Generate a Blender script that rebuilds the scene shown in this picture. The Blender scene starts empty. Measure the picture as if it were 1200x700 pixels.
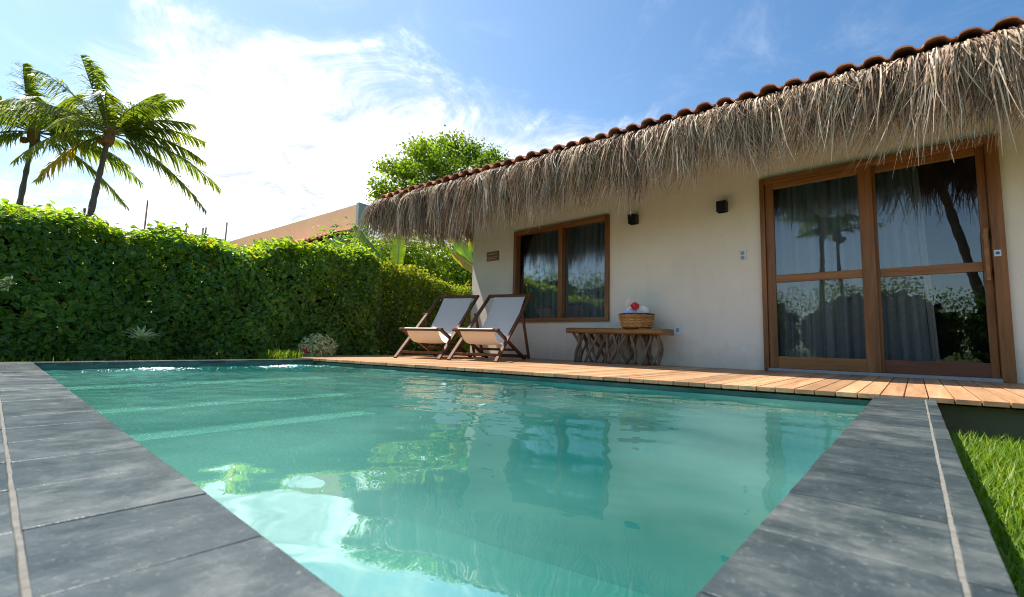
import bpy, bmesh, math, random
import numpy as np
from mathutils import Vector, Matrix
R = math.radians
random.seed(7); rng = np.random.default_rng(11)
scene = bpy.context.scene
COL = scene.collection

# ------------------------------------------------------------------ helpers
class MB:
    """collects verts / faces / a per-vertex tone, then links them as ONE mesh object"""
    def __init__(s): s.v = []; s.f = []; s.t = []; s.n = 0; s.smooth = False
    def add(s, v, f, tone=0.5):
        v = np.asarray(v, float).reshape(-1, 3)
        s.v.append(v)
        s.t.append(np.full(len(v), tone) if np.isscalar(tone) else np.asarray(tone, float))
        for q in f: s.f.append(tuple(int(i) + s.n for i in q))
        s.n += len(v)
    def box(s, x0, x1, y0, y1, z0, z1, tone=0.5):
        v = [(x0,y0,z0),(x1,y0,z0),(x1,y1,z0),(x0,y1,z0),(x0,y0,z1),(x1,y0,z1),(x1,y1,z1),(x0,y1,z1)]
        s.add(v, [(0,3,2,1),(4,5,6,7),(0,1,5,4),(1,2,6,5),(2,3,7,6),(3,0,4,7)], tone)
    def prism(s, poly, z0, z1, tone=0.5):
        n = len(poly)
        v = [(p[0],p[1],z0) for p in poly] + [(p[0],p[1],z1) for p in poly]
        f = [tuple(range(n))[::-1], tuple(range(n, 2*n))] + [(i,(i+1)%n,n+(i+1)%n,n+i) for i in range(n)]
        s.add(v, f, tone)
    def bar(s, a, b, w, h, up=(0,0,1), tone=0.5):
        a = np.array(a, float); b = np.array(b, float); d = b-a; d /= np.linalg.norm(d)
        x = np.cross(d, up); x /= np.linalg.norm(x); y = np.cross(x, d)
        v = []
        for p in (a, b):
            for sx, sy in ((-1,-1),(1,-1),(1,1),(-1,1)): v.append(p + x*sx*w/2 + y*sy*h/2)
        s.add(v, [(0,1,2,3)[::-1],(4,5,6,7),(0,1,5,4),(1,2,6,5),(2,3,7,6),(3,0,4,7)], tone)
    def tube(s, pts, rad, n=8, tone=0.5, caps=True):
        pts = np.asarray(pts, float); m = len(pts)
        rad = np.full(m, rad) if np.isscalar(rad) else np.asarray(rad, float)
        tg = np.gradient(pts, axis=0); tg /= np.linalg.norm(tg, axis=1)[:,None] + 1e-12
        u = np.cross(tg[0], (0,0,1.0))
        if np.linalg.norm(u) < 1e-3: u = np.array((1.0,0,0))
        u /= np.linalg.norm(u); v = []
        for i in range(m):
            u = u - tg[i]*np.dot(u, tg[i]); u /= np.linalg.norm(u); w = np.cross(tg[i], u)
            for k in range(n):
                a = 2*math.pi*k/n; v.append(pts[i] + rad[i]*(math.cos(a)*u + math.sin(a)*w))
        f = [(i*n+k, i*n+(k+1)%n, (i+1)*n+(k+1)%n, (i+1)*n+k) for i in range(m-1) for k in range(n)]
        if caps: f += [tuple(range(n))[::-1], tuple(range((m-1)*n, m*n))]
        s.add(v, f, tone)
    def lathe(s, prof, c, n=24, tone=0.5):
        v = [(c[0]+r*math.cos(2*math.pi*k/n), c[1]+r*math.sin(2*math.pi*k/n), c[2]+z) for r, z in prof for k in range(n)]
        m = len(prof)
        f = [(i*n+k, i*n+(k+1)%n, (i+1)*n+(k+1)%n, (i+1)*n+k) for i in range(m-1) for k in range(n)]
        f += [tuple(range(n))[::-1], tuple(range((m-1)*n, m*n))]
        s.add(v, f, tone)
    def grid(s, P, tone=0.5, closed=False):
        P = np.asarray(P, float); a, b = P.shape[:2]
        f = [(i*b+j, i*b+j+1, (i+1)*b+j+1, (i+1)*b+j) for i in range(a-1) for j in range(b-1)]
        s.add(P.reshape(-1,3), f, tone if np.isscalar(tone) else np.asarray(tone).reshape(-1))
    def bulk(s, V, F, T):
        """vectorised: V (k,m,3) copies of an m-vertex piece, F its faces, T (k,) tone"""
        k, m = V.shape[:2]
        s.v.append(V.reshape(-1,3)); s.t.append(np.repeat(T, m))
        base = s.n + np.arange(k)*m
        for q in F:
            s.f.extend(map(tuple, (base[:,None] + np.array(q)[None]).tolist()))
        s.n += k*m
    def build(s, name, mat, parent=None, smooth=None, bevel=0):
        me = bpy.data.meshes.new(name)
        V = np.concatenate(s.v); T = np.concatenate(s.t)
        o = bpy.data.objects.new(name, me)
        wl = parent['_wl'] if parent is not None else (0,0,0)
        me.from_pydata((V - np.array(wl)).tolist(), [], s.f)
        a = me.attributes.new('tone', 'FLOAT', 'POINT'); a.data.foreach_set('value', T.astype(np.float32))
        me.materials.append(mat)
        if smooth or (smooth is None and s.smooth):
            me.polygons.foreach_set('use_smooth', [True]*len(me.polygons))
        COL.objects.link(o)
        o['_wl'] = list(wl)
        if parent is not None: o.parent = parent
        if bevel:
            m = o.modifiers.new('Bevel', 'BEVEL'); m.width = bevel; m.segments = 2; m.limit_method = 'ANGLE'; m.angle_limit = R(40)
        return o

def sub(name, parent):
    o = bpy.data.objects.new(name, None); COL.objects.link(o); o['_wl'] = list(parent['_wl']); o.parent = parent; o.empty_display_size = .1; return o
def tag(o, label=None, cat=None, group=None, kind=None):
    if label: o['label'] = label
    if cat: o['category'] = cat
    if group: o['group'] = group
    if kind: o['kind'] = kind
    return o
def thing(name, loc, label, cat, group=None):
    o = bpy.data.objects.new(name, None); COL.objects.link(o); o.location = loc; o['_wl'] = list(loc); o.empty_display_size = .1
    return tag(o, label, cat, group)

# ------------------------------------------------------------------ materials
def lin(c): return tuple((x/12.92 if x <= .04045 else ((x+.055)/1.055)**2.4) for x in (k/255 for k in c)) + (1,)
class NT:
    def __init__(s, name):
        s.m = bpy.data.materials.new(name); s.m.use_nodes = True; s.t = s.m.node_tree; s.t.nodes.clear()
        s.out = s.n('ShaderNodeOutputMaterial')
    def n(s, typ, **kw):
        nd = s.t.nodes.new(typ)
        for k, v in kw.items(): setattr(nd, k, v)
        return nd
    def l(s, a, b): s.t.links.new(a, b)
    def val(s, sock, v):
        if hasattr(v, 'links') or isinstance(v, bpy.types.NodeSocket): s.l(v, sock)
        else: sock.default_value = v
    def coords(s, scale=(1,1,1), kind='Object'):
        tc = s.n('ShaderNodeTexCoord'); mp = s.n('ShaderNodeMapping'); mp.inputs['Scale'].default_value = scale
        s.l(tc.outputs[kind], mp.inputs['Vector']); return mp.outputs[0]
    def noise(s, vec, scale, detail=4, rough=.55, dist=0):
        nz = s.n('ShaderNodeTexNoise'); nz.inputs['Scale'].default_value = scale; nz.inputs['Detail'].default_value = detail
        nz.inputs['Roughness'].default_value = rough; nz.inputs['Distortion'].default_value = dist
        if vec is not None: s.l(vec, nz.inputs['Vector'])
        return nz.outputs['Fac']
    def ramp(s, fac, stops):
        r = s.n('ShaderNodeValToRGB'); e = r.color_ramp.elements
        while len(e) < len(stops): e.new(.5)
        for i, (p, c) in enumerate(stops): e[i].position = p; e[i].color = c if len(c) == 4 else (*c, 1)
        s.l(fac, r.inputs[0]); return r.outputs[0]
    def mix(s, fac, a, b, mode='MIX'):
        m = s.n('ShaderNodeMix', data_type='RGBA', blend_type=mode)
        s.val(m.inputs[0], fac); s.val(m.inputs[6], a); s.val(m.inputs[7], b); return m.outputs[2]
    def math(s, op, a, b=0.0, c=None, clamp=False):
        m = s.n('ShaderNodeMath', operation=op, use_clamp=clamp); s.val(m.inputs[0], a); s.val(m.inputs[1], b)
        if c is not None: s.val(m.inputs[2], c)
        return m.outputs[0]
    def tone(s):
        a = s.n('ShaderNodeAttribute', attribute_name='tone'); return a.outputs['Fac']
    def bump(s, h, strength=.3, dist=.01):
        b = s.n('ShaderNodeBump'); b.inputs['Strength'].default_value = strength; b.inputs['Distance'].default_value = dist
        s.l(h, b.inputs['Height']); return b.outputs[0]
    def bsdf(s, color, rough=.6, normal=None, spec=.5, **kw):
        p = s.n('ShaderNodeBsdfPrincipled'); s.val(p.inputs['Base Color'], color); s.val(p.inputs['Roughness'], rough)
        p.inputs['Specular IOR Level'].default_value = spec
        for k, v in kw.items(): s.val(p.inputs[k], v)
        if normal is not None: s.l(normal, p.inputs['Normal'])
        return p.outputs[0]
    def done(s, sh): s.l(sh, s.out.inputs['Surface']); return s.m

def m_plain(name, c, rough=.6, nscale=20, var=.12, bump=.15, spec=.4):
    t = NT(name); v = t.coords(); n = t.noise(v, nscale, 5)
    c = np.array(c); col = t.ramp(n, [(.3, tuple(c*(1-var))), (.7, tuple(np.minimum(c*(1+var), 1)))])
    return t.done(t.bsdf(col, rough, t.bump(n, bump, .004), spec))
def m_wood(name, dark, light, axis=0, rough=.45, scale=9, spec=.4, tonevar=.5):
    t = NT(name); sc = [scale]*3; sc[axis] = scale*.07; v = t.coords(tuple(sc))
    n = t.noise(v, 1.6, 6, .6, .6); n2 = t.noise(v, 7, 3)
    f = t.math('ADD', t.math('MULTIPLY', n, .75), t.math('MULTIPLY', n2, .25))
    col = t.ramp(f, [(.32, dark), (.68, light)])
    tn = t.tone(); br = t.math('ADD', t.math('MULTIPLY', tn, tonevar*2), 1-tonevar)
    cc = t.n('ShaderNodeCombineColor'); [t.l(br, cc.inputs[i]) for i in range(3)]
    col = t.mix(1.0, col, cc.outputs[0], 'MULTIPLY')
    return t.done(t.bsdf(col, rough, t.bump(f, .25, .003), spec))
def m_leaf(name, stops, trans=.4, tcol=(1.25,1.15,.35), gloss=.35, rough=.4, seed_scale=1.3):
    t = NT(name); tn = t.tone(); col = t.ramp(tn, stops)
    v = t.coords(); n = t.noise(v, seed_scale, 2)
    nn = t.math('ADD', t.math('MULTIPLY', n, .7), .65)
    cc = t.n('ShaderNodeCombineColor'); [t.l(nn, cc.inputs[i]) for i in range(3)]
    col = t.mix(1.0, col, cc.outputs[0], 'MULTIPLY')
    p = t.bsdf(col, rough, None, gloss)
    tl = t.n('ShaderNodeBsdfTranslucent'); t.l(t.mix(1.0, col, (*tcol, 1), 'MULTIPLY'), tl.inputs['Color'])
    mx = t.n('ShaderNodeMixShader'); mx.inputs[0].default_value = trans; t.l(p, mx.inputs[1]); t.l(tl.outputs[0], mx.inputs[2])
    return t.done(mx.outputs[0])

# stucco
def m_stucco(name, c, sc=1.0, stain=.1, base_z=0.0):
    t = NT(name); v = t.coords(); big = t.noise(v, 1.1*sc, 5, .6); fine = t.noise(v, 38*sc, 4); mid = t.noise(v, 9*sc, 4)
    c = np.array(c); col = t.ramp(big, [(.3, tuple(c*(1-stain))), (.7, tuple(c))])
    sx = t.n('ShaderNodeSeparateXYZ'); t.l(v, sx.inputs[0])
    tr_ = t.noise(t.coords((3,3,.9)), 2.2, 5, .65); col = t.mix(t.math('MULTIPLY', t.ramp(tr_, [(.52, (0,0,0)), (.75, (1,1,1))]), .30), col, (*(c*np.array((.80,.76,.70))),1))
    gr = t.math('MULTIPLY', t.math('SUBTRACT', t.noise(v, 6, 5, .7), t.math('MULTIPLY', t.math('ADD', sx.outputs[2], base_z), 1.6)), 2.2, clamp=True)
    col = t.mix(t.math('MULTIPLY', gr, .5), col, (*(c*np.array((.62,.58,.52))),1))
    sp = t.noise(v, 16*sc, 2); spots = t.ramp(sp, [(.70, (0,0,0)), (.74, (1,1,1))])
    col = t.mix(t.math('MULTIPLY', spots, .35), col, (*(c*.55), 1))
    h = t.math('ADD', t.math('MULTIPLY', mid, .8), t.math('MULTIPLY', fine, .35))
    return t.done(t.bsdf(col, .85, t.bump(h, .45, .006), .2))

M = {}
M['wall'] = m_stucco('cream_stucco', (.85,.77,.635))
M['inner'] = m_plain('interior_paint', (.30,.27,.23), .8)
M['ngh'] = m_stucco('ochre_plaster', (.85,.54,.30), .5, .12)
M['nghgrey'] = m_stucco('grey_render', (.42,.41,.36), .5)
M['plinth'] = m_stucco('mossy_render', (.16,.15,.09), 1.5, .4)
M['frame'] = m_wood('door_timber_vertical', (.13,.050,.013), (.32,.135,.036), 2)
M['frameh'] = m_wood('door_timber_horizontal', (.15,.060,.016), (.36,.158,.045), 0)
M['framelow'] = m_wood('door_timber_panel', (.17,.070,.018), (.37,.165,.045), 0)
M['framered'] = m_wood('door_timber_reddish', (.09,.028,.012), (.19,.066,.026), 0)
M['deck'] = m_wood('deck_hardwood', (.31,.155,.07), (.56,.32,.165), 1, .5, 9, .4, .35)
M['bench'] = m_wood('bench_slab_timber', (.17,.070,.017), (.38,.18,.05), 0, .4)
M['branch'] = m_wood('weathered_branch', (.085,.050,.030), (.25,.165,.105), 2, .75, 14, .25)
M['chair'] = m_wood('chair_timber', (.06,.024,.012), (.17,.075,.034), 2, .6, 12, .25)
M['conc'] = m_plain('concrete', (.30,.29,.28), .8, 25)
M['black'] = m_plain('black_metal', (.008,.008,.008), .5, 20, .1, .02)
M['white'] = m_plain('white_plastic', (.72,.72,.70), .4, 20, .02, 0)
M['grey'] = m_plain('grey_mark', (.30,.32,.34), .5, 20, .02, 0)
M['blue'] = m_plain('blue_print', (.03,.13,.35), .5, 20, .02, 0)
M['stick'] = m_plain('pale_sticker', (.55,.66,.75), .4, 20, .02, 0)
M['signw'] = m_wood('sign_wood', (.16,.05,.02), (.27,.10,.04), 0)
M['signt'] = m_plain('cream_letters', (.62,.50,.36), .6, 20, .05, 0)
M['towel'] = m_plain('white_towelling', (.86,.85,.84), .95, 220, .05, .5, .1)
M['towelblue'] = m_plain('bluish_towelling', (.52,.60,.80), .95, 220, .05, .5, .1)
M['towelend'] = m_plain('beige_towelling', (.70,.60,.48), .95, 220, .05, .5, .1)
M['red'] = m_plain('red_petal', (.45,.012,.018), .5, 30, .2, .1)
M['wicker'] = m_wood('wicker', (.30,.13,.035), (.60,.33,.11), 2, .55, 30)
M['wickerdark'] = m_wood('dark_wicker', (.035,.015,.008), (.09,.04,.016), 2, .55, 30)
M['trunk'] = m_wood('bark', (.10,.075,.055), (.22,.17,.13), 2, .85, 10, .2)
M['soil'] = m_plain('soil', (.075,.055,.038), .95, 8, .4, .6, .1)
M['lawn'] = m_plain('lawn_soil', (.055,.085,.02), .95, 12, .4, .6, .1)
M['foam'] = m_plain('white_foam', (.85,.88,.87), .35, 60, .03, .2)

t = NT('slate_tile')
def slate(name, sc):
    t = NT(name); v = t.coords(sc); v2 = t.coords()
    a = t.noise(v, 1.0, 7, .65, .4); b = t.noise(v2, 9.0, 6, .7); c = t.noise(v2, 75, 5, .7); tn = t.tone()
    f = t.math('ADD', t.math('ADD', t.math('MULTIPLY', a, .42), t.math('MULTIPLY', b, .43)), t.math('MULTIPLY', tn, .15))
    col = t.ramp(f, [(.36, (.021,.032,.035)), (.50, (.046,.061,.063)), (.63, (.125,.136,.126))])
    fl = t.ramp(c, [(.58, (0,0,0)), (.68, (1,1,1))])
    col = t.mix(t.math('MULTIPLY', fl, .25), col, (.36,.36,.34,1))
    rg = t.math('ADD', t.math('MULTIPLY', b, .35), .17)
    h = t.math('ADD', t.math('MULTIPLY', a, .6), t.math('MULTIPLY', c, .25))
    return t.done(t.bsdf(col, rg, t.bump(h, .7, .006), .5))
M['slate_x'] = slate('slate_streaked_x', (6, 16, 6))
M['slate_y'] = slate('slate_streaked_y', (16, 6, 6))
M['grout'] = m_plain('pale_grout', (.18,.172,.15), .9, 60, .2, .4, .1)
M['groutdark'] = m_plain('dark_grout', (.10,.10,.095), .9, 60, .2, .4, .1)

# clay tile
t = NT('clay_tile'); v = t.coords(); n = t.noise(v, 4, 5); n2 = t.noise(v, 60, 3)
col = t.ramp(n, [(.3, (.30,.095,.05)), (.55, (.55,.20,.105)), (.75, (.66,.33,.20))])
M['tile'] = t.done(t.bsdf(col, .75, t.bump(n2, .4, .004), .3))
# thatch strands
t = NT('dry_palm_thatch'); tn = t.tone(); v = t.coords(); n = t.noise(v, .9, 3); n2 = t.noise(v, 45, 2)
f = t.math('ADD', t.math('MULTIPLY', tn, .8), t.math('MULTIPLY', n2, .2))
col = t.ramp(f, [(.10, (.055,.034,.021)), (.34, (.26,.155,.088)), (.58, (.49,.335,.212)), (.84, (.78,.63,.465)), (.97, (.52,.28,.11))])
p = t.bsdf(col, .6, None, .35); tl = t.n('ShaderNodeBsdfTranslucent'); t.l(col, tl.inputs['Color'])
mx = t.n('ShaderNodeMixShader'); mx.inputs[0].default_value = .15; t.l(p, mx.inputs[1]); t.l(tl.outputs[0], mx.inputs[2]); M['thatch'] = t.done(mx.outputs[0])
# glass pane
t = NT('window_glass'); fr = t.n('ShaderNodeFresnel'); fr.inputs['IOR'].default_value = 1.52
v = t.coords(); n = t.noise(v, 1.4, 2); bp_ = t.bump(n, .05, .02)
gl = t.n('ShaderNodeBsdfGlossy'); gl.inputs['Roughness'].default_value = 0.004; t.l(bp_, gl.inputs['Normal'])
tr = t.n('ShaderNodeBsdfTransparent'); tr.inputs['Color'].default_value = (.86,.88,.88,1)
mx = t.n('ShaderNodeMixShader'); t.l(t.math('ADD', t.math('MULTIPLY', fr.outputs[0], 1.5), .02, clamp=True), mx.inputs[0]); t.l(tr.outputs[0], mx.inputs[1]); t.l(gl.outputs[0], mx.inputs[2])
M['glass'] = t.done(mx.outputs[0])
# fabrics
def m_fabric(name, c, trans, tc, sc=500):
    t = NT(name); v = t.coords(); n = t.noise(v, 30, 4); w = t.noise(v, sc, 2)
    c = np.array(c); col = t.ramp(n, [(.3, tuple(c*.93)), (.7, tuple(c))])
    p = t.bsdf(col, .9, t.bump(w, .2, .001), .1); tl = t.n('ShaderNodeBsdfTranslucent'); tl.inputs['Color'].default_value = (*tc, 1)
    mx = t.n('ShaderNodeMixShader'); mx.inputs[0].default_value = trans; t.l(p, mx.inputs[1]); t.l(tl.outputs[0], mx.inputs[2])
    return t.done(mx.outputs[0])
M['canvas'] = m_fabric('pale_canvas', (.84,.79,.71), .30, (.72,.56,.40))
M['curtain'] = m_fabric('slate_curtain', (.42,.44,.47), .05, (.2,.2,.2))
M['lining'] = m_fabric('pale_curtain_lining', (.62,.60,.55), .2, (.5,.5,.45))

# leaves
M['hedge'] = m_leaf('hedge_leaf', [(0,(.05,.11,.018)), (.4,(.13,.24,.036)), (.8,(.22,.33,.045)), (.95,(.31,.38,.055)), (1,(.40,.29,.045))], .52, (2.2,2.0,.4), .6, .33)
M['hedgesunlit'] = m_leaf('sunny_hedge_leaf', [(0,(.05,.11,.016)), (.4,(.13,.22,.03)), (.8,(.22,.31,.04)), (1,(.36,.34,.05))], .52, (1.9,1.6,.35), .45, .4)  # yellower copy of the hedge leaf, sunlight put into its colour
M['treeleaf'] = m_leaf('tree_leaf', [(0,(.06,.13,.016)), (.5,(.15,.25,.03)), (1,(.26,.33,.04))], .52, (2.0,1.8,.3), .4, .4)
M['palm'] = m_leaf('palm_leaflet', [(0,(.06,.11,.025)), (.5,(.15,.22,.045)), (.85,(.25,.29,.06)), (1,(.50,.33,.05))], .55, (1.8,1.6,.4), .5, .35)
M['palmrib'] = m_plain('palm_rib', (.28,.24,.10), .6, 12)
M['palmhusk'] = m_plain('palm_husk', (.27,.13,.05), .8, 12, .3, .4)
M['banana'] = m_leaf('banana_leaf', [(0,(.03,.085,.02)), (.5,(.07,.16,.03)), (.8,(.14,.24,.04)), (1,(.48,.36,.03))], .5, (1.7,1.6,.4), .45, .35)
M['bananarib'] = m_plain('banana_rib', (.45,.50,.25), .5, 12)
M['pale'] = m_leaf('variegated_leaf', [(0,(.16,.24,.07)), (.4,(.50,.54,.28)), (1,(.85,.84,.58))], .4, (1.3,1.3,.9), .3, .5)
M['feather'] = m_leaf('grey_green_leaf', [(0,(.09,.13,.06)), (1,(.30,.36,.20))], .3, (1.2,1.2,.6), .3, .5)
M['bright'] = m_leaf('lime_leaf', [(0,(.10,.18,.02)), (1,(.26,.34,.05))], .4, (1.5,1.4,.35), .4, .4)
M['grass'] = m_leaf('grass_blade', [(0,(.06,.15,.012)), (.5,(.15,.27,.025)), (1,(.30,.38,.06))], .45, (1.5,1.4,.3), .3, .45)
M['dark'] = m_plain('inner_shade_leaf', (.03,.032,.018), .95, 30, .5, .5, .05)  # near-black leaf colour, painted shade for the inside of hedge and shrubs

# ------------------------------------------------------------------ setting: ground
PX0, PX1 = -5.49, -.186          # pool far / near end
PY = .26                         # pool side towards the camera
def DY(x): return 3.43 + .15*(x + .186)   # deck edge, slightly skewed
mb = MB()
xs = [-600, -7.0, .09, 600]; ys = [-600, -.06, 5.9, 900]
for i in range(3):
    for j in range(3):
        if i == 1 and j == 1: continue
        mb.add([(xs[i],ys[j],-.26),(xs[i+1],ys[j],-.26),(xs[i+1],ys[j+1],-.26),(xs[i],ys[j+1],-.26)], [(0,1,2,3)])
tag(mb.build('ground', M['lawn']), kind='structure')
mb = MB(); mb.prism([(-16,-6),(-5.62,-6),(-5.62,2.60),(-6.3,2.50),(-6.3,9),(-16,9)], -.255, -.03)
tag(mb.build('garden_bed', M['soil']), kind='structure')

# pool basin: walls and steps
t = NT('green_pool_stone'); v = t.coords(); n = t.noise(v, 5, 5); n2 = t.noise(v, 40, 3)
col = t.ramp(n, [(.3, (.035,.095,.072)), (.7, (.075,.17,.125))])
sp = t.ramp(n2, [(.70, (0,0,0)), (.75, (1,1,1))]); col = t.mix(t.math('MULTIPLY', sp, .3), col, (.3,.36,.30,1))
M['poolwall'] = t.done(t.bsdf(col, .4, t.bump(n2, .3, .003), .5))
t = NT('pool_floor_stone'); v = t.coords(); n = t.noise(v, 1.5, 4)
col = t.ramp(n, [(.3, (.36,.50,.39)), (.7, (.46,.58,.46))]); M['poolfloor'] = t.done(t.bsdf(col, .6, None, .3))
dl_, dr_ = DY(PX0), DY(PX1)
mb = MB(); zt = -.016; zb = -1.62; th = .09
mb.prism([(PX0-th,PY-th),(PX1+th,PY-th),(PX1+th,PY),(PX0-th,PY)], zb, zt)
mb.prism([(PX0-th,PY),(PX0,PY),(PX0,dl_),(PX0-th,dl_)], zb, zt)
mb.prism([(PX1,PY),(PX1+th,PY),(PX1+th,dr_),(PX1,dr_)], zb, zt)
mb.prism([(PX0-th,dl_),(PX1+th,dr_+.013),(PX1+th,dr_+.12),(PX0-th,dl_+.12)], zb, -.03)
tag(mb.build('pool_wall', M['poolwall']), kind='structure')
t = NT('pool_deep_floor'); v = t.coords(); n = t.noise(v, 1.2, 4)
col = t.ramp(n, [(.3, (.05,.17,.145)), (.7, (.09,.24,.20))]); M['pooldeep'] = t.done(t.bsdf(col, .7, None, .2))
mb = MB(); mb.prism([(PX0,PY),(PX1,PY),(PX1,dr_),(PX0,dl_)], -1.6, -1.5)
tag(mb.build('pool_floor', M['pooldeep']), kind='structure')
mb = MB()
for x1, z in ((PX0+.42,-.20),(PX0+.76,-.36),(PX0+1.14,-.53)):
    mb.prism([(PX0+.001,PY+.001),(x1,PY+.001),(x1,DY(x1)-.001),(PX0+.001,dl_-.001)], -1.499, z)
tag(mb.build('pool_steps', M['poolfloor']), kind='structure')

# coping tiles, real blocks with grout channels
def coping(name, label):
    g = MB(); gt = MB()
    jit = lambda s=.0012: random.uniform(-s, s)
    def tilebox(mb_, x0, x1, y0, y1):
        z = random.uniform(-.0008, .0008)
        v = [(x0+jit(),y0+jit(),-.03),(x1+jit(),y0+jit(),-.03),(x1+jit(),y1+jit(),-.03),(x0+jit(),y1+jit(),-.03)]
        v += [(a,b,z) for a,b,_ in v]
        mb_.add(v, [(0,3,2,1),(4,5,6,7),(0,1,5,4),(1,2,6,5),(2,3,7,6),(3,0,4,7)], random.random())
    return g, gt, tilebox
g1, _, tb = coping('', '')
# side running away to the left (rows along x)
xs = []; x = PX1+.0; xs.append(x)
for d in [-.235]*30:
    x += d
    if x < PX0-.21: break
    xs.append(x)
xs[-1] = PX0-.21
for a, b in zip(xs[:-1], xs[1:]):
    tb(g1, b+.0019, a-.0019, .0505, PY)
    tb(g1, b+.0019, a-.0019, -.04, .0435)
o = g1.build('pool_coping', M['slate_y'], bevel=.0016); tag(o, kind='structure')
g2, _, tb = coping('', '')
ys = [-.04, .055, .26+.03]
while ys[-1] < 3.43-.22: ys.append(ys[-1]+.235)
ys[-1] = DY(-.06)-.004
for a, b in zip(ys[:-1], ys[1:]):
    tb(g2, PX1+.0, .0265, a+.0019, b-.0019) if a > .2 else tb(g2, PX1+.002, .0265, a+.0019, b-.0019)
    tb(g2, .0335, .071, a+.0019, b-.0019)
o = g2.build('pool_coping', M['slate_x'], bevel=.0016); tag(o, kind='structure')
g3, _, tb = coping('', '')
y = PY+.002
while y < DY(PX0)-.02:
    y1 = min(y+.235, DY(PX0)-.02); tb(g3, PX0-.21, PX0, y+.0018, y1-.0018); y = y1
o = g3.build('pool_coping', M['slate_x'], bevel=.0016); tag(o, kind='structure')
mb = MB()
mb.box(PX0-.208, PX1-.004, -.038, PY-.006, -.25, -.0025)
mb.box(PX0-.208, PX0-.006, PY-.006, DY(PX0)-.03, -.25, -.0025)
mb.box(PX1+.006, .068, -.038, DY(PX1)-.01, -.25, -.0025)
tag(mb.build('coping_bed', M['groutdark']), kind='structure')
mb = MB()   # the long pale joint, worn and uneven
for ax in (0, 1):
    L = np.linspace(-.03, (DY(-.06)-.01) if ax else 5.45, 220); w1 = .0019+.0012*np.abs(np.sin(L*9))+.0010*rng.random(220); w2 = .0019+.0012*np.abs(np.sin(L*7+2))+.0010*rng.random(220)
    zz_ = -.0012+.0006*np.sin(L*31)
    if ax: P = np.stack([np.stack([.030-w1, L, zz_], -1), np.stack([.030+w2, L, zz_], -1)])
    else: P = np.stack([np.stack([-L-.19, .047+w1, zz_], -1), np.stack([-L-.19, .047-w2, zz_], -1)])
    mb.grid(P if not ax else P[::-1])
tag(mb.build('coping_joint', M['grout']), kind='structure')

# ------------------------------------------------------------------ water
WZ = -.062
nx, ny = 300, 190
gx = np.linspace(0, 1, nx); gy = np.linspace(0, 1, ny)
X = PX0 + (PX1-PX0)*gx[:,None] + 0*gy[None]
Y = PY + (3.43 + .15*(X+.186) + .01 - PY)*gy[None]
Z = np.zeros_like(X)
fall = np.clip((-1.2 - X)/4.2, 0, 1)
jets = [(-5.15, 1.02), (-5.1, 2.12)]
for i in range(46):
    a = rng.uniform(0, 2*math.pi); lam = np.exp(rng.uniform(np.log(.06), np.log(.6))); amp = .0011*lam**1.05
    k = 2*math.pi/lam
    w = (.62 + 2.6*fall**1.5) if lam < .3 else (.34 + 1.3*fall)
    Z += amp*w*np.sin(k*(X*math.cos(a) + Y*math.sin(a)) + rng.uniform(0, 6.3))
for jx, jy in jets:
    r = np.hypot(X-jx, Y-jy); Z += .0045*np.sin(2*math.pi*r/.13)*np.exp(-r/.7)
    Z += .018*np.exp(-(((X-jx)/.16)**2+((Y-jy)/.30)**2))*(.6+.4*np.sin(55*X+9*np.sin(31*Y))*np.sin(47*Y))
mb = MB(); mb.grid(np.stack([X, Y, Z+WZ], -1)); 
t = NT('pool_water')
gls = t.n('ShaderNodeBsdfGlass'); gls.inputs['IOR'].default_value = 1.40; gls.inputs['Roughness'].default_value = 0; gls.inputs['Color'].default_value = (.72,.98,.94,1)
v = t.coords(); n = t.noise(v, .55, 3, .5, .6)
body = t.ramp(n, [(.40, (.016,.165,.148)), (.64, (.14,.40,.335))])
pr = t.bsdf(body, .0, None, .5); pr.node.inputs['IOR'].default_value = 1.42
trn = t.n('ShaderNodeBsdfTransparent'); trn.inputs['Color'].default_value = (.62,.97,.92,1)
mx0 = t.n('ShaderNodeMixShader'); mx0.inputs[0].default_value = .38; t.l(gls.outputs[0], mx0.inputs[1]); t.l(trn.outputs[0], mx0.inputs[2])
mx = t.n('ShaderNodeMixShader'); mx.inputs[0].default_value = .50; t.l(mx0.outputs[0], mx.inputs[1]); t.l(pr, mx.inputs[2])
M['water'] = t.done(mx.outputs[0])
water = mb.build('pool_water', M['water'], smooth=True); tag(water, kind='structure')
# foaming jets: many small domed bubbles
for jx, jy in jets:
    mb = MB()
    for i in range(420):
        r = abs(rng.normal(0, .62)); a = rng.uniform(0, 6.3); k_ = rng.integers(0, 7)*.9
        cx = jx + .15*r*math.cos(a) + .02*math.sin(k_); cy = jy + .34*r*math.sin(a) + .03*math.cos(3*k_); s_ = rng.uniform(.003, .011)*(1.2-min(r,1)*.7)
        hz = WZ + .016*math.exp(-r*r*1.2)*(.6+.4*math.sin(40*cx+9*math.sin(31*cy))) + .001
        mb.lathe([(s_*1.5,-.006),(s_*1.2,.2*s_),(s_*.8,.55*s_),(.2*s_,.75*s_)], (cx, cy, hz), 6)
    tag(mb.build('bubbling_water_foam', M['foam'], smooth=True), 'white foam bubbling up over the '+('near' if jy < 1.5 else 'deck side')+' water jet', 'foam', 'foam over the pool jets', 'stuff')

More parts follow.
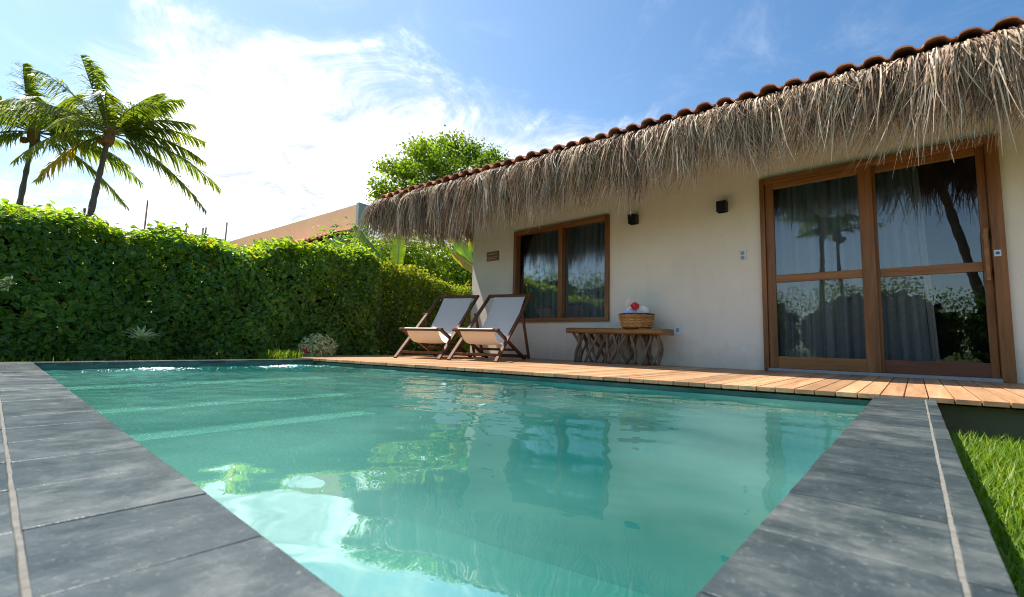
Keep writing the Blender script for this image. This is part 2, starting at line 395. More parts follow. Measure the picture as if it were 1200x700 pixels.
# ------------------------------------------------------------------ deck
mb = MB(); x = -6.4; bw = .104
while x < 3.2:
    x1 = x+bw-.006; e = random.uniform(-.004, .004); z = .012+random.uniform(-.0012, .0012)
    tn = float(np.clip(rng.normal(.5, .25), 0, 1))
    yb = 5.80 if x > -6.2 else 6.4
    mb.prism([(x,DY(x)-.02+e),(x1,DY(x1)-.02+e),(x1,yb),(x,yb)], -.016, z, tn)
    x += bw
tag(mb.build('wooden_deck', M['deck'], bevel=.002), kind='structure')
mb = MB()
for y0 in (.14, 1.2, 2.0):
    mb.prism([(-6.36,DY(-6.36)+y0),(3.15,DY(3.15)+y0),(3.15,DY(3.15)+y0+.06),(-6.36,DY(-6.36)+y0+.06)], -.10, -.017)
tag(mb.build('deck_joist', M['frame']), kind='structure')
mb = MB(); mb.prism([(.075,DY(.075)+.06),(3.2,DY(3.2)+.06),(3.2,DY(3.2)+.16),(.075,DY(.075)+.16)], -.3, -.03)
tag(mb.build('deck_plinth', M['plinth']), 'low mossy rendered wall under the deck edge beside the lawn', 'wall')
# mortar screed below the deck boards
mb = MB(); mb.prism([(-6.38,DY(-6.38)+.14),(3.2,DY(3.2)+.17),(3.2,5.9),(-6.38,6.4)], -.2, -.105)
tag(mb.build('deck_screed', M['soil']), kind='structure')

# ------------------------------------------------------------------ house
house = thing('villa', (-2.0, 6.0, 0), 'cream stucco bungalow with clay tile roof and shaggy palm thatch eave', 'house')
W0, W1 = 5.82, 5.98
dx0, dx1, dz = -1.284, .64, 2.22
wx0, wx1, wz0, wz1 = -5.08, -3.26, .595, 2.146
mb = MB(); top = 2.86
mb.box(-6.12, wx0, W0, W1, -.25, top); mb.box(wx0, wx1, W0, W1, -.25, wz0); mb.box(wx0, wx1, W0, W1, wz1, top)
mb.box(wx1, dx0, W0, W1, -.25, top); mb.box(dx0, dx1, W0, W1, dz, top); mb.box(dx0, dx1, W0+.02, W1, -.25, .004); mb.box(dx1, 4.0, W0, W1, -.25, top)
mb.box(-6.12, -5.97, W1, 9.6, -.25, 3.3); mb.box(3.85, 4.0, W1, 9.6, -.25, 3.3); mb.box(-5.97, 3.85, 9.45, 9.6, -.25, 3.3)
mb.build('wall', M['wall'], house)
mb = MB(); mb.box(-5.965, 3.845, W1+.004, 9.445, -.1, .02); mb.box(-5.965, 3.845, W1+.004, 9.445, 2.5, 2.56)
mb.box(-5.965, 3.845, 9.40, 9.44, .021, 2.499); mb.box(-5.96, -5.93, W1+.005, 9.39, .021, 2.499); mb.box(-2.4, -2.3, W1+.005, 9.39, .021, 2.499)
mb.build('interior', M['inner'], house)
# roof : clay barrel tiles along a slightly sagging eave
def ze(x): return 2.565 + 0*x   # eave height
def ye(x): return 4.80 + .07*x   # eave line, slightly skewed like the deck edge
RS = math.tan(R(15))
per = .192; x0r, x1r = -6.75, 4.4
nper = int((x1r-x0r)/per); u = np.linspace(0, nper, nper*14+1)
ph = u - np.floor(u)
prof = np.where(ph < .72, .043*np.sqrt(np.clip(1-((ph-.36)/.36)**2, 0, 1)), -.012*np.sin(math.pi*np.clip((ph-.72)/.28, 0, 1)))
xr = x0r + u*per
tl_ = np.floor(u).astype(int); joff = rng.normal(0, .012, nper+2)[tl_]; zoff = rng.normal(0, .004, nper+2)[tl_]
rows = []
yy = 4.66; rowy = []
for k in range(11): rowy += [(yy + k*.40, .022), (yy + k*.40+.399, 0.0)]
P = np.array([[ (xr[i], y - 4.80 + ye(xr[i]) + (joff[i] if q == 0 else 0), ze(xr[i]) + .085 + prof[i] + zoff[i] + (y-4.66)*RS + dzr) for i in range(len(xr))] for q, (y, dzr) in enumerate(rowy)])
mb = MB(); mb.grid(P)
Q = P.copy(); Q[:,:,2] -= .014
mb.grid(Q[:, ::-1])
mb.grid(np.stack([Q[0], P[0]]))
rf = mb.build('roof', M['tile'], house, smooth=False)
mb = MB(); v = []
for zo in (.045, .02):
    for x, y in ((x0r+.1,4.72),(x1r,4.72),(x1r,9.9),(x0r+.1,9.9)): v.append((x, y-4.80+ye(x), ze(x)+zo+(y-4.66)*RS))
mb.add(v, [(0,1,2,3),(7,6,5,4),(4,5,1,0),(5,6,2,1),(6,7,3,2),(7,4,0,3)])
mb.build('eave_board', M['framered'], house)
# thatch fringe
def fringe(n, x_of, side=False):
    """strands in bundles: each bundle keeps one lean, reach and colour, its strands wander a little"""
    V = np.zeros((n, 12, 3)); T = np.zeros(n); tt = np.array([0, .16, .36, .58, .80, 1.0]); per_b = 30
    for i in range(n):
        if i % per_b == 0:
            bx, by, bz_, nrm, blen, btone = x_of(i); tx = np.array([-nrm[1], nrm[0]])
            blean = rng.normal(-.13, .12) if not side else rng.normal(0, .1)
            blean += .08*math.sin(bx*2.9+1.1*math.sin(bx*1.3)); bout = rng.uniform(.03, .17); bw = rng.uniform(.02, .05); bcurl = rng.normal(0, .06)
        a = rng.normal(0, bw); x = bx + tx[0]*a; y = by + tx[1]*a + rng.normal(0,.010); z = bz_ + rng.normal(0,.012)
        L = blen*rng.uniform(.45, 1.06); lean = blean + rng.normal(0, .038) + a*.9; outw = max(.01, bout + rng.normal(0,.03))
        curl = bcurl + rng.normal(0, .042)*(1 if rng.random() < .75 else 2.5); w = rng.uniform(.0036, .0088); ph = rng.uniform(0, 6.3); wob = rng.uniform(.002, .012)
        ox = lean*L*tt**1.25 + curl*tt**2.2 + wob*np.sin(ph+tt*7); oy = outw*(1-np.exp(-tt*3.4)) - .35*outw*tt**2 + wob*np.cos(ph+tt*6) + rng.normal(0,.02)*tt**2
        dz_ = -L*tt**1.12 + .06*(1-tt)*outw; ta = rng.uniform(-.9, .9); tb = ta + rng.uniform(-1.2, 1.2)
        for k in range(6):
            cx = x + tx[0]*ox[k] + nrm[0]*oy[k]; cy = y + tx[1]*ox[k] + nrm[1]*oy[k]; cz = z + dz_[k]
            ww = w*(1-.8*tt[k]**1.5); an = ta+(tb-ta)*tt[k]; ca, sa = math.cos(an)*ww, math.sin(an)*ww
            V[i,2*k] = (cx-ca*tx[0]-sa*nrm[0], cy-ca*tx[1]-sa*nrm[1], cz); V[i,2*k+1] = (cx+ca*tx[0]+sa*nrm[0], cy+ca*tx[1]+sa*nrm[1], cz)
        T[i] = min(max(btone + rng.normal(0,.13), 0), .9) if rng.random() > .05 else .97
    return V, [(2*k,2*k+1,2*k+3,2*k+2) for k in range(5)], T
def lenprof(x):
    return .665 + .05/(1+math.exp(-4*(x-.2))) + .12*math.exp(-((x+4.4)/1.7)**2) + .05*math.sin(2.3*x+.5) + .04*math.sin(5.1*x) + .04*math.sin(11.3*x+1)
def front(i):
    x = rng.uniform(-6.92, 3.6); layer = rng.random()
    L = lenprof(x)*(rng.uniform(.35, .95) if layer < .80 else rng.uniform(.95, 1.2))
    dy = rng.uniform(0, .13)
    tn = float(np.clip(rng.normal(.53, .18) + .018*x, 0, .9))  # tone rises to the right: lit right end, shaded left end painted in
    return x, ye(x)-dy*.9, ze(x)+.075-dy*.25, (0,-1), L, tn
def sidef(i):
    y = rng.uniform(4.35, 7.2); L = lenprof(-6)*rng.uniform(.4, 1.05); dy = rng.uniform(0, .12)
    return -6.86-dy*.4, y, ze(-7)+.06+(y-4.3)*RS*.5-dy*.2, (-1,0), L, float(np.clip(rng.normal(.42,.17),0,1))
mb = MB()
mb.bulk(*fringe(36000, front)); mb.bulk(*fringe(5100, sidef, True))
mb.build('thatch_fringe', M['thatch'], house)

# window
def rect_frame(mb, x0, x1, z0, z1, y0, y1, w):
    mb.box(x0, x0+w, y0, y1, z0, z1); mb.box(x1-w, x1, y0, y1, z0, z1)
def boxpart(name, mat, parent, *b, bevel=.004):
    m = MB(); m.box(*b); return m.build(name, mat, parent, bevel=bevel)
F0, F1 = 5.775, 5.93
win = sub('window', house)
boxpart('jamb', M['frame'], win, wx0, wx0+.06, F0, F1, wz0, wz1); boxpart('jamb', M['frame'], win, wx1-.06, wx1, F0, F1, wz0, wz1)
boxpart('mullion', M['frame'], win, -4.16, -4.08, F0+.02, F1-.02, wz0+.06, wz1-.06)
boxpart('bottom_rail', M['frameh'], win, wx0+.06, wx1-.06, F0+.003, F1-.003, wz0, wz0+.06); boxpart('top_rail', M['frameh'], win, wx0+.06, wx1-.06, F0+.003, F1-.003, wz1-.06, wz1)
for a, b in ((wx0+.06, -4.16), (-4.08, wx1-.06)):
    p = MB(); p.box(a-.004, b+.004, 5.882, 5.888, wz0+.055, wz1-.055); p.build('pane', M['glass'], win)
# door frame and two sliding leaves
D0, D1 = 5.775, 5.96
dfo = sub('door_frame', house)
boxpart('jamb', M['frame'], dfo, dx0, dx0+.05, D0, D1, .013, dz); boxpart('jamb', M['frame'], dfo, dx1-.085, dx1, D0, D1, .013, dz)
dh = MB(); dh.box(dx0+.05, dx1-.085, D0+.002, D1, 2.15, dz-.001); dh.build('lintel', M['frameh'], dfo, bevel=.004)
ds = MB(); ds.box(dx0+.05, dx1-.085, 5.74, D1, .0125, .045); ds.build('sill', M['conc'], dfo, bevel=.003)
def leaf(x0, x1, y0, y1, sl, sr, botmat, topz=2.149):
    o = sub('sliding_door', house)
    boxpart('stile', M['frame'], o, x0, x0+sl, y0, y1, .046, topz); boxpart('stile', M['frame'], o, x1-sr, x1, y0, y1, .046, topz)
    boxpart('top_rail', M['frameh'], o, x0+sl, x1-sr, y0+.002, y1-.002, topz-.065, topz-.001); boxpart('middle_rail', M['frameh'], o, x0+sl, x1-sr, y0+.002, y1-.002, 1.0, 1.085)
    m = MB(); m.box(x0+sl, x1-sr, y0+.002, y1-.002, .047, .175); m.build('bottom_rail', botmat, o, bevel=.003)
    ym = (y0+y1)/2
    for z0, z1 in ((.172, 1.003), (1.082, topz-.062)):
        m = MB(); m.box(x0+sl-.004, x1-sr+.004, ym-.003, ym+.003, z0, z1); m.build('pane', M['glass'], o)
    return o
d1 = leaf(dx0+.052, -.255, 5.80, 5.85, .085, .115, M['framelow'])
d2 = leaf(-.30, dx1-.087, 5.86, 5.91, .07, .055, M['framered'])
h = MB(); h.box(.503, .532, 5.76, 5.785, .90, 1.37); h.box(.500, .536, 5.7855, 5.859, .93, .99); h.box(.500, .536, 5.7855, 5.859, 1.28, 1.34)
h.build('handle', M['framelow'], d2, bevel=.003)
# sticker on the jamb
st = MB(); st.box(.562, .606, 5.7725, 5.7745, 1.112, 1.168); so = st.build('sticker', M['stick'], house)
st = MB(); st.lathe([(.014,0),(.014,.001)], (0,0,0), 16); 
for i, a in enumerate(st.v): st.v[i] = np.stack([a[:,0]+.584, 5.7722-a[:,2]*1.0, a[:,1]+1.140], -1)
st.build('emblem', M['blue'], so)

# curtains (hang inside the rooms: things of their own)
def curtain(x0, x1, z0, z1, y, label, mat, per=.12, amp=.035, x1b=None, hang=0):
    n = int((x1-x0)/.012); u = np.linspace(0, 1, n); zz = np.linspace(0, 1, 14)
    P = np.zeros((14, n, 3)); s0 = rng.uniform(0, 6)
    xb1 = x1 if x1b is None else x1b
    for k, q in enumerate(zz):
        xe = xb1 + (x1-xb1)*q; x = x0 + (xe-x0)*u
        ph = (x0+(x1-x0)*u)/per*2*math.pi + 1.1*np.sin(3*u*(x1-x0)*2+s0) + .15*np.sin(q*4+u*9)
        P[k,:,0] = x + .008*np.cos(ph); P[k,:,1] = y + amp*np.sin(ph)*(1.0+.25*np.sin(q*3)) + .012*np.sin(2.3*ph+q*2); P[k,:,2] = z0 + (z1-z0)*q
    m = MB(); m.grid(P); Q = P.copy(); Q[:,:,1] += .003; m.grid(Q[:, ::-1])
    o = m.build('curtain', mat, smooth=True); tag(o, label, 'curtain', 'curtains hanging inside the glass'); return o
curtain(-5.3, -3.05, .3, 2.4, 6.14, 'dark pleated curtain behind the two pane window', M['curtain'], .13)
curtain(-1.4, -.34, .04, 2.4, 6.12, 'slate curtain filling the left door leaf', M['curtain'], .16, .04)
cr = curtain(-.36, .04, .04, 2.4, 6.16, 'slate curtain drawn half across the right door leaf with pale edge', M['curtain'], .09, .035, .13)
P = np.zeros((12, 8, 3))
for k in range(12):
    for j in range(8):
        q = k/11; P[k,j] = (.04*q+.13*(1-q) + .05*j/7 + .004*math.sin(j*2), 6.15+.02*math.sin(j*1.7), .04+2.36*q)
m = MB(); m.grid(P); Q = P.copy(); Q[:,:,1] += .003; m.grid(Q[:, ::-1]); m.build('lining', M['lining'], cr, smooth=True)

# wall lamps
for i, (x, z, lab) in enumerate(((-2.86, 2.0, 'black box wall lamp over the woven basket'), (-1.69, 1.965, 'black box wall lamp between the basket and the glass door'))):
    o = thing('wall_lamp', (x, W0, z), lab, 'lamp', 'black box lamps on the wall')
    m = MB(); m.box(x-.045, x+.045, W0-.012, W0-.001, z-.05, z+.05); m.build('wall_plate', M['black'], o)
    m = MB(); a = .055
    for s in ((-a,-a+.006,-.115,-.012),(a-.006,a,-.115,-.012)): m.box(x+s[0], x+s[1], W0+s[2], W0+s[3], z-.065, z+.065)
    m.box(x-a+.006, x+a-.006, W0-.115, W0-.109, z-.065, z+.065); m.box(x-a+.006, x+a-.006, W0-.018, W0-.012, z-.065, z+.065)
    m.build('housing', M['black'], o, bevel=.002)
    m = MB(); m.box(x-a+.007, x+a-.007, W0-.108, W0-.019, z-.01, z+.01); m.build('lens', M['grey'], o)
# switch, socket
o = thing('light_switch', (-1.487, W0, 1.35), 'white light switch plate with two rockers left of the door', 'light switch')
m = MB(); m.box(-1.53, -1.445, W0-.010, W0-.0005, 1.285, 1.415); m.build('plate', M['white'], o, bevel=.003)
for z in (1.322, 1.378):
    m = MB(); m.box(-1.508, -1.467, W0-.014, W0-.0105, z-.021, z+.021); m.build('rocker', M['grey'], o, bevel=.002)
o = thing('wall_socket', (-2.276, W0, .46), 'white socket plate low on the wall behind the bench end', 'socket')
m = MB(); m.box(-2.325, -2.227, W0-.010, W0-.0005, .40, .53); m.build('plate', M['white'], o, bevel=.003)
m = MB(); m.box(-2.295, -2.257, W0-.012, W0-.0103, .44, .49); m.build('outlet', M['grey'], o)
# sign with three lines too small to read: raised strokes
sg = thing('wall_sign', (-5.6, W0, 1.78), 'small brown wooden sign with three pale lines of lettering beside the window', 'sign')
m = MB(); m.box(-5.745, -5.455, W0-.016, W0-.0005, 1.70, 1.868); m.build('board', M['signw'], sg, bevel=.003)
m = MB(); x = -5.70
for i in range(8):
    m.box(x, x+.004, W0-.0185, W0-.0165, 1.812, 1.842); m.box(x+.006, x+.018, W0-.0183, W0-.0165, 1.812+.011*(i%3), 1.817+.011*(i%3)); m.box(x+.017, x+.021, W0-.0184, W0-.0165, 1.812, 1.838); x += .026
m.build('lettering', M['signt'], sg)
for zz, x0, n in ((1.762, -5.725, 17), (1.733, -5.71, 14)):
    m = MB()
    for i in range(n):
        m.box(x0+i*.0145, x0+i*.0145+rng.uniform(.006,.011), W0-.0182, W0-.0165, zz, zz+rng.uniform(.008,.014))
    m.build('lettering', M['signt'], sg)

# ------------------------------------------------------------------ bench with branch legs
bn = thing('bench', (-2.97, 5.53, .012), 'long thick slab bench standing on tangled branch legs against the wall', 'bench')
m = MB(); n = 24; xs = np.linspace(-3.69, -2.28, n)
ring = []
for i, x in enumerate(xs):
    w0 = 5.345+.008*math.sin(i*1.3)+.006*math.sin(i*.5); w1 = 5.70+.006*math.sin(i*.9); zt = .485-.018*(i/n)+.002*math.sin(i*.8); zb = zt-.075+.004*math.sin(i*.7)
    e = .018
    ring.append([(x,w0+e,zb),(x,w0,zb+e),(x,w0,zt-e),(x,w0+e,zt),(x,w1-e,zt),(x,w1,zt-e),(x,w1,zb+e),(x,w1-e,zb)])
ring = np.array(ring); ring[0,:,1] = 5.52+(ring[0,:,1]-5.52)*.96
m.add(ring.reshape(-1,3), [(i*8+k, i*8+(k+1)%8, (i+1)*8+(k+1)%8, (i+1)*8+k) for i in range(n-1) for k in range(8)] + [tuple(range(8))[::-1], tuple(range((n-1)*8, n*8))])
m.build('seat', M['bench'], bn)
# legs: (x at seat, y, x at the deck, y, bow)
legs = [(-3.60,5.42,-3.46,5.40,.05),(-3.50,5.45,-3.50,5.38,-.03),(-3.42,5.60,-3.22,5.62,.03),(-3.45,5.40,-3.58,5.42,.02),(-3.33,5.42,-3.25,5.44,-.06),(-3.20,5.40,-3.42,5.41,.05),
        (-3.14,5.58,-3.12,5.42,.03),(-3.27,5.62,-3.10,5.60,-.04),(-3.05,5.42,-3.34,5.52,.03),(-2.97,5.41,-2.90,5.40,.05),(-2.80,5.42,-3.05,5.41,.04),(-2.86,5.60,-2.74,5.58,-.05),
        (-2.74,5.45,-2.72,5.45,.07),(-2.95,5.60,-3.02,5.42,-.02),(-2.64,5.43,-2.50,5.42,.05),(-2.52,5.60,-2.62,5.60,.02),(-2.46,5.42,-2.58,5.40,.05),(-2.36,5.43,-2.47,5.46,.07),(-3.56,5.55,-3.36,5.52,.03),(-3.38,5.50,-3.52,5.50,-.04),(-3.10,5.42,-2.98,5.42,-.05),(-3.00,5.50,-3.18,5.46,.04),(-2.90,5.44,-2.80,5.42,-.04),(-2.70,5.56,-2.86,5.52,.05),(-2.60,5.52,-2.52,5.50,-.04),(-2.42,5.52,-2.40,5.50,.06),(-2.56,5.50,-2.44,5.48,-.05)]
for (xa, ya, xb, yb, bow) in legs:
    m = MB(); k = 9; q = np.linspace(0, 1, k); p1 = rng.uniform(0, 6)
    pts = np.stack([xa+(xb-xa)*q + bow*.55*np.sin(q*math.pi) + .010*np.sin(q*6+p1), ya+(yb-ya)*q + .02*np.sin(q*5+p1), .43-.02*((xa+3.74)/1.55)-(.43-.02*((xa+3.74)/1.55)-.012)*q], -1)
    r = rng.uniform(.018, .026)*(1+.12*np.sin(q*9+p1)) * (1.1-.25*q)
    m.tube(pts, r, 7, rng.uniform(.3,.8)); m.build('leg', M['branch'], bn, smooth=True)

# basket
bc = (-2.69, 5.50)
bz = .4665
bk = thing('basket', (*bc, bz), 'round woven wicker basket with dark base holding towels on the bench', 'basket')
m = MB(); rows = 8; ns = 96
def brad(h): return .170 + .048*(h/.185)**.7
for r_ in range(rows):
    h = .034 + r_*.0195; a = np.linspace(0, 2*math.pi, ns, endpoint=False)
    rr = brad(h) + .007*np.sin(a*12 + (r_ % 2)*math.pi)
    ctr = np.stack([bc[0]+rr*np.cos(a), bc[1]+rr*np.sin(a), np.full(ns, bz+h)], -1)
    v = []
    for k in range(6):
        b = 2*math.pi*k/6; v.append(ctr + np.stack([np.cos(a)*.006*math.cos(b), np.sin(a)*.006*math.cos(b), np.full(ns, .0105*math.sin(b))], -1))
    v = np.stack(v, 1).reshape(-1,3)
    m.add(v, [(i*6+k, i*6+(k+1)%6, ((i+1)%ns)*6+(k+1)%6, ((i+1)%ns)*6+k) for i in range(ns) for k in range(6)], rng.uniform(.3,.7))
m.build('weave', M['wicker'], bk, smooth=True)
m = MB()
for k in range(24):
    a = 2*math.pi*(k+.5)/24
    m.tube([(bc[0]+brad(h)*math.cos(a), bc[1]+brad(h)*math.sin(a), bz+h) for h in (.01,.06,.11,.185)], .006, 5)
m.lathe([(.15,.012),(.17,.012),(.17,.02),(.15,.02)], (*bc, bz), 32)
m.build('stakes', M['wicker'], bk)
m = MB()
def torus(m, r, z, t_, n=40):
    a = np.linspace(0, 2*math.pi, n, endpoint=False); v = []
    for k in range(8):
        b = 2*math.pi*k/8; v.append(np.stack([bc[0]+(r+t_*math.cos(b))*np.cos(a), bc[1]+(r+t_*math.cos(b))*np.sin(a), np.full(n, bz+z+t_*math.sin(b))], -1))
    v = np.stack(v, 1).reshape(-1,3); m.add(v, [(i*8+k, i*8+(k+1)%8, ((i+1)%n)*8+(k+1)%8, ((i+1)%n)*8+k) for i in range(n) for k in range(8)])
torus(m, .172, .013, .013); torus(m, .174, .030, .007); m.build('base_band', M['wickerdark'], bk, smooth=True)
m = MB(); torus(m, .219, .188, .009); m.build('rim', M['wickerdark'], bk, smooth=True)
def roll(c, axis, r, L, mat, label, endmat=None):
    axis = np.array(axis, float); axis /= np.linalg.norm(axis)
    o = thing('rolled_towel', c, label, 'towel', 'towels in the basket')
    m = MB(); q = np.linspace(0, 1, 9)
    pts = np.array(c) + axis*L*(q[:,None]-.5); rad = r*np.array([.80,.95,1,1.01,1,1.01,1,.95,.80])
    m.tube(pts, rad, 20); m.build('roll', mat, o, smooth=True)
    # spiral of the roll on the visible end
    a = np.linspace(.4, 5.2*math.pi, 70); u = np.cross(axis, (0,0,1)); u /= np.linalg.norm(u); w = np.cross(u, axis)
    e = np.array(c) - axis*L*.503
    sp = e + (r*.80*a/a[-1])[:,None]*(np.cos(a)[:,None]*u + np.sin(a)[:,None]*w)
    m = MB(); m.tube(sp, r*.13, 6); m.build('spiral_end', endmat or mat, o, smooth=True)
vd = np.array((-.45,.89,0.1))
roll((bc[0]-.045, bc[1]-.02, bz+.335), vd, .085, .22, M['towel'], 'topmost rolled towel with a beige end standing proud of the basket', M['towelend'])
roll((bc[0]-.085, bc[1]+.02, bz+.225), (-.5,.85,0), .075, .24, M['towel'], 'white rolled towel on the left under the topmost one')
roll((bc[0]+.075, bc[1]+.02, bz+.235), (-.4,.9,.1), .08, .22, M['towel'], 'white rolled towel on the right behind the red flower')
roll((bc[0]-.01, bc[1]-.07, bz+.205), (.95,.3,0), .05, .24, M['towelblue'], 'bluish towel lying across the front of the basket')
fl = thing('red_flower', (bc[0]+.03, bc[1]-.12, bz+.25), 'red hibiscus flower tucked between the white towels', 'flower')
m = MB(); fc = np.array((bc[0]+.045, bc[1]-.135, bz+.285))
for k in range(5):
    a = 2*math.pi*k/5+.3; dr = np.array((math.cos(a), -.35, math.sin(a)*.8)); sd = np.array((-math.sin(a), .0, math.cos(a)*.8))
    P = np.zeros((5,5,3))
    for i in range(5):
        for j in range(5):
            q = i/4; s = (j-2)/2; P[i,j] = fc + dr*.062*q + sd*s*.030*math.sin(q*2.4+.25) + np.array((0,-.012*math.cos(s*3)*q + .015*q*q,.004*math.sin(3*s)))
    m.grid(P)
m.build('petals', M['red'], fl, smooth=True)
m = MB(); m.tube([fc, fc+(0.01,-.05,.012)], [.003,.005], 6); m.build('stamen', M['towelend'], fl)

# ------------------------------------------------------------------ deck chairs (local: +y = backwards to the wall)
def deckchair(label):
    root = bpy.data.objects.new('deck_chair', None); COL.objects.link(root); root['_wl'] = [0,0,0]
    tag(root, label, 'deck chair', 'sling deck chairs by the pool')
    w = .672; rw, rh = .030, .046
    mt = M['chair']
    top = np.array((0,1.102,.937)); foot = np.array((0,-.0,.02)); d = (top-foot)/np.linalg.norm(top-foot)
    for s in (-1, 1):
        x = s*w/2; m = MB(); m.bar((x,foot[1]-d[1]*.02,.004+.0), (x,top[1]+d[1]*.03,top[2]+d[2]*.03), rw, rh, (1,0,0), .55); m.build('back_rail', mt, root, bevel=.004)
        x = s*(w/2-.035); m = MB(); m.bar((x,.045,.405), (x,1.002,.018), rw, rh, (1,0,0), .5); m.build('seat_rail', mt, root, bevel=.004)
        x = s*(w/2+.032); pv = foot + (top-foot)*.665
        m = MB(); m.bar((x,pv[1]-.01,pv[2]+.02), (x,.999,.02), .024, .036, (1,0,0), .4); m.build('prop_leg', mt, root, bevel=.003)
        m = MB(); m.tube([(s*(w/2-.022),pv[1],pv[2]),(s*(w/2+.05),pv[1],pv[2])], .011, 10); m.build('pivot_bolt', M['black'], root)
    m = MB(); m.bar((-w/2-.005,top[1],top[2]), (w/2+.005,top[1],top[2]), .045, .032, (0,d[1],d[2]), .5); m.build('top_rail', mt, root, bevel=.004)
    m = MB(); m.tube([(-w/2-.0,.068,.395),(w/2+.0,.068,.395)], .021, 12); m.build('front_bar', mt, root, smooth=True)
    m = MB(); m.bar((-w/2+.015,.10,.085), (w/2-.015,.10,.085), .022, .034, (0,0,1), .6); m.build('front_stretcher', mt, root, bevel=.003)
    m = MB(); m.bar((-w/2-.02,.965,.055), (w/2+.02,.965,.055), .03, .045, (0,0,1), .35); m.build('rear_stretcher', mt, root, bevel=.003)
    m = MB(); m.bar((-w/2+.05,.70,.145), (w/2-.05,.70,.145), .022, .034, (0,0,1), .35); m.build('seat_stretcher', mt, root, bevel=.003)
    # sling: wraps top rail, hangs in a curve, rises over the front bar
    ctrl = [(1.125,.95),(1.085,.905),(.93,.70),(.74,.475),(.56,.30),(.40,.225),(.26,.235),(.16,.305),(.075,.415),(.046,.405)]
    c = np.array(ctrl); tt = np.linspace(0, len(c)-1, 46); prof = []
    for q in tt:
        i = min(int(q), len(c)-2); f = q-i
        p0, p1, p2, p3 = c[max(i-1,0)], c[i], c[i+1], c[min(i+2,len(c)-1)]
        prof.append(.5*((2*p1)+(-p0+p2)*f+(2*p0-5*p1+4*p2-p3)*f*f+(-p0+3*p1-3*p2+p3)*f**3))
    prof = np.array(prof); ww = .50; cols = np.linspace(-1, 1, 11); P = np.zeros((len(prof), 11, 3))
    for i, p in enumerate(prof):
        for j, s in enumerate(cols):
            sag = .012*(1-s*s)*math.sin(math.pi*i/(len(prof)-1)); P[i,j] = (s*ww/2*(1-.03*math.sin(math.pi*i/(len(prof)-1))), p[0]+sag*.5, p[1]-sag)
    m = MB(); m.grid(P); Q = P + np.array((0,.0015,-.003)); m.grid(Q[:, ::-1])
    m.build('sling', M['canvas'], root, smooth=True)
    return root
def copy_tree(o, parent=None):
    c = o.copy(); COL.objects.link(c)
    if parent is not None: c.parent = parent
    for ch in list(o.children): copy_tree(ch, c)
    return c
ca = deckchair('wooden sling deck chair on the right, its back in front of the window edge')
cb = copy_tree(ca); cb['label'] = 'wooden sling deck chair on the left, its back in front of the hedge'
ca.location = (-4.189, 4.024, .013); ca.rotation_euler = (0,0,.301)
cb.location = (-4.99, 3.779, .013); cb.rotation_euler = (0,0,.352)

# ------------------------------------------------------------------ vegetation
def rnd_unit(n):
    v = rng.normal(size=(n,3)); return v/np.linalg.norm(v, axis=1)[:,None]
def leaves(mb, C, N, size, tone, aspect=.62, droop=.0, axis=None):
    """C (n,3) centres, N (n,3) facing; each leaf a folded 6 vertex blade"""
    n = len(C); N = N/np.linalg.norm(N, axis=1)[:,None]
    a = rnd_unit(n) if axis is None else axis + .35*rnd_unit(n)
    a = a - N*(a*N).sum(1)[:,None]; a /= np.linalg.norm(a, axis=1)[:,None] + 1e-9
    b = np.cross(N, a); s = (size*rng.uniform(.65, 1.25, n))[:,None] if np.isscalar(size) else size[:,None]
    w = s*aspect*.5; f = N*s*.10
    V = np.stack([C - a*s*.5, C - a*s*.12 + b*w*.92 + f, C + a*s*.25 + b*w*.62 + f, C + a*s*.5 - N*s*.08, C + a*s*.25 - b*w*.62 + f, C - a*s*.12 - b*w*.92 + f], 1)
    mb.bulk(V, [(0,1,2,3),(0,3,4,5)], tone)
def tones(n, mu=.45, sd=.22): return np.clip(rng.normal(mu, sd, n), 0, 1)

# main hedge
def hedge_top(y):
    return 1.36 + .06*np.sin(2.1*y+1.0) + .05*np.sin(5.3*y) + .03*np.sin(9.7*y+2) + .055*np.clip(y,0,4)
hd = thing('hedge', (-6.9, 1.4, -.03), 'long dense clipped green hedge along the far end of the pool', 'hedge')
m = MB()
n = 20000
y = rng.uniform(-2.2, 4.05, n); zt = hedge_top(y); q = rng.uniform(0, 1, n); z = -.02 + (zt-.02)*q
bulge = .06*np.sin(3.1*y+2*z)+.05*np.sin(6.3*y-5*z+1) + .04*np.sin(11*y+9*z)
xf = -6.42 + bulge - .10*np.clip((z-zt+.25)/.25, 0, 1)**2 - np.abs(rng.normal(0, .09, n))
C = np.stack([xf, y, z], 1); Nn = np.array((1,0,.35)) + .75*rnd_unit(n)
leaves(m, C, Nn, .080, tones(n, .48, .22))
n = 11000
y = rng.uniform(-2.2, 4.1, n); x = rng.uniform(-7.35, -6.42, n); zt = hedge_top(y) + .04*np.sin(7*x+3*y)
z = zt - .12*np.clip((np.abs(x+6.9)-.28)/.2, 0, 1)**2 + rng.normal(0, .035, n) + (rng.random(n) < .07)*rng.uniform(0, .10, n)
C = np.stack([x, y, z], 1); leaves(m, C, np.array((.15,0,1)) + .8*rnd_unit(n), .078, tones(n, .64, .2))  # top leaves toned lighter, the sun's glow painted in
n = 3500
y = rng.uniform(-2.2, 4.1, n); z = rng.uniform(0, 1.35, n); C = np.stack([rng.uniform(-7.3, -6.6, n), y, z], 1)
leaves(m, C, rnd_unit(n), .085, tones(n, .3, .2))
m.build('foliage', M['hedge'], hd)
m = MB()
for i in range(90):
    y0 = rng.uniform(-2.1, 4.0); x0 = rng.uniform(-7.1, -6.55); p = [(x0, y0, -.05)]
    for k in range(1, 6): p.append((x0+rng.normal(0,.06)*k*.6, y0+rng.normal(0,.07)*k*.6, k*.27))
    m.tube(p, np.linspace(.011, .004, 6), 5, .4)
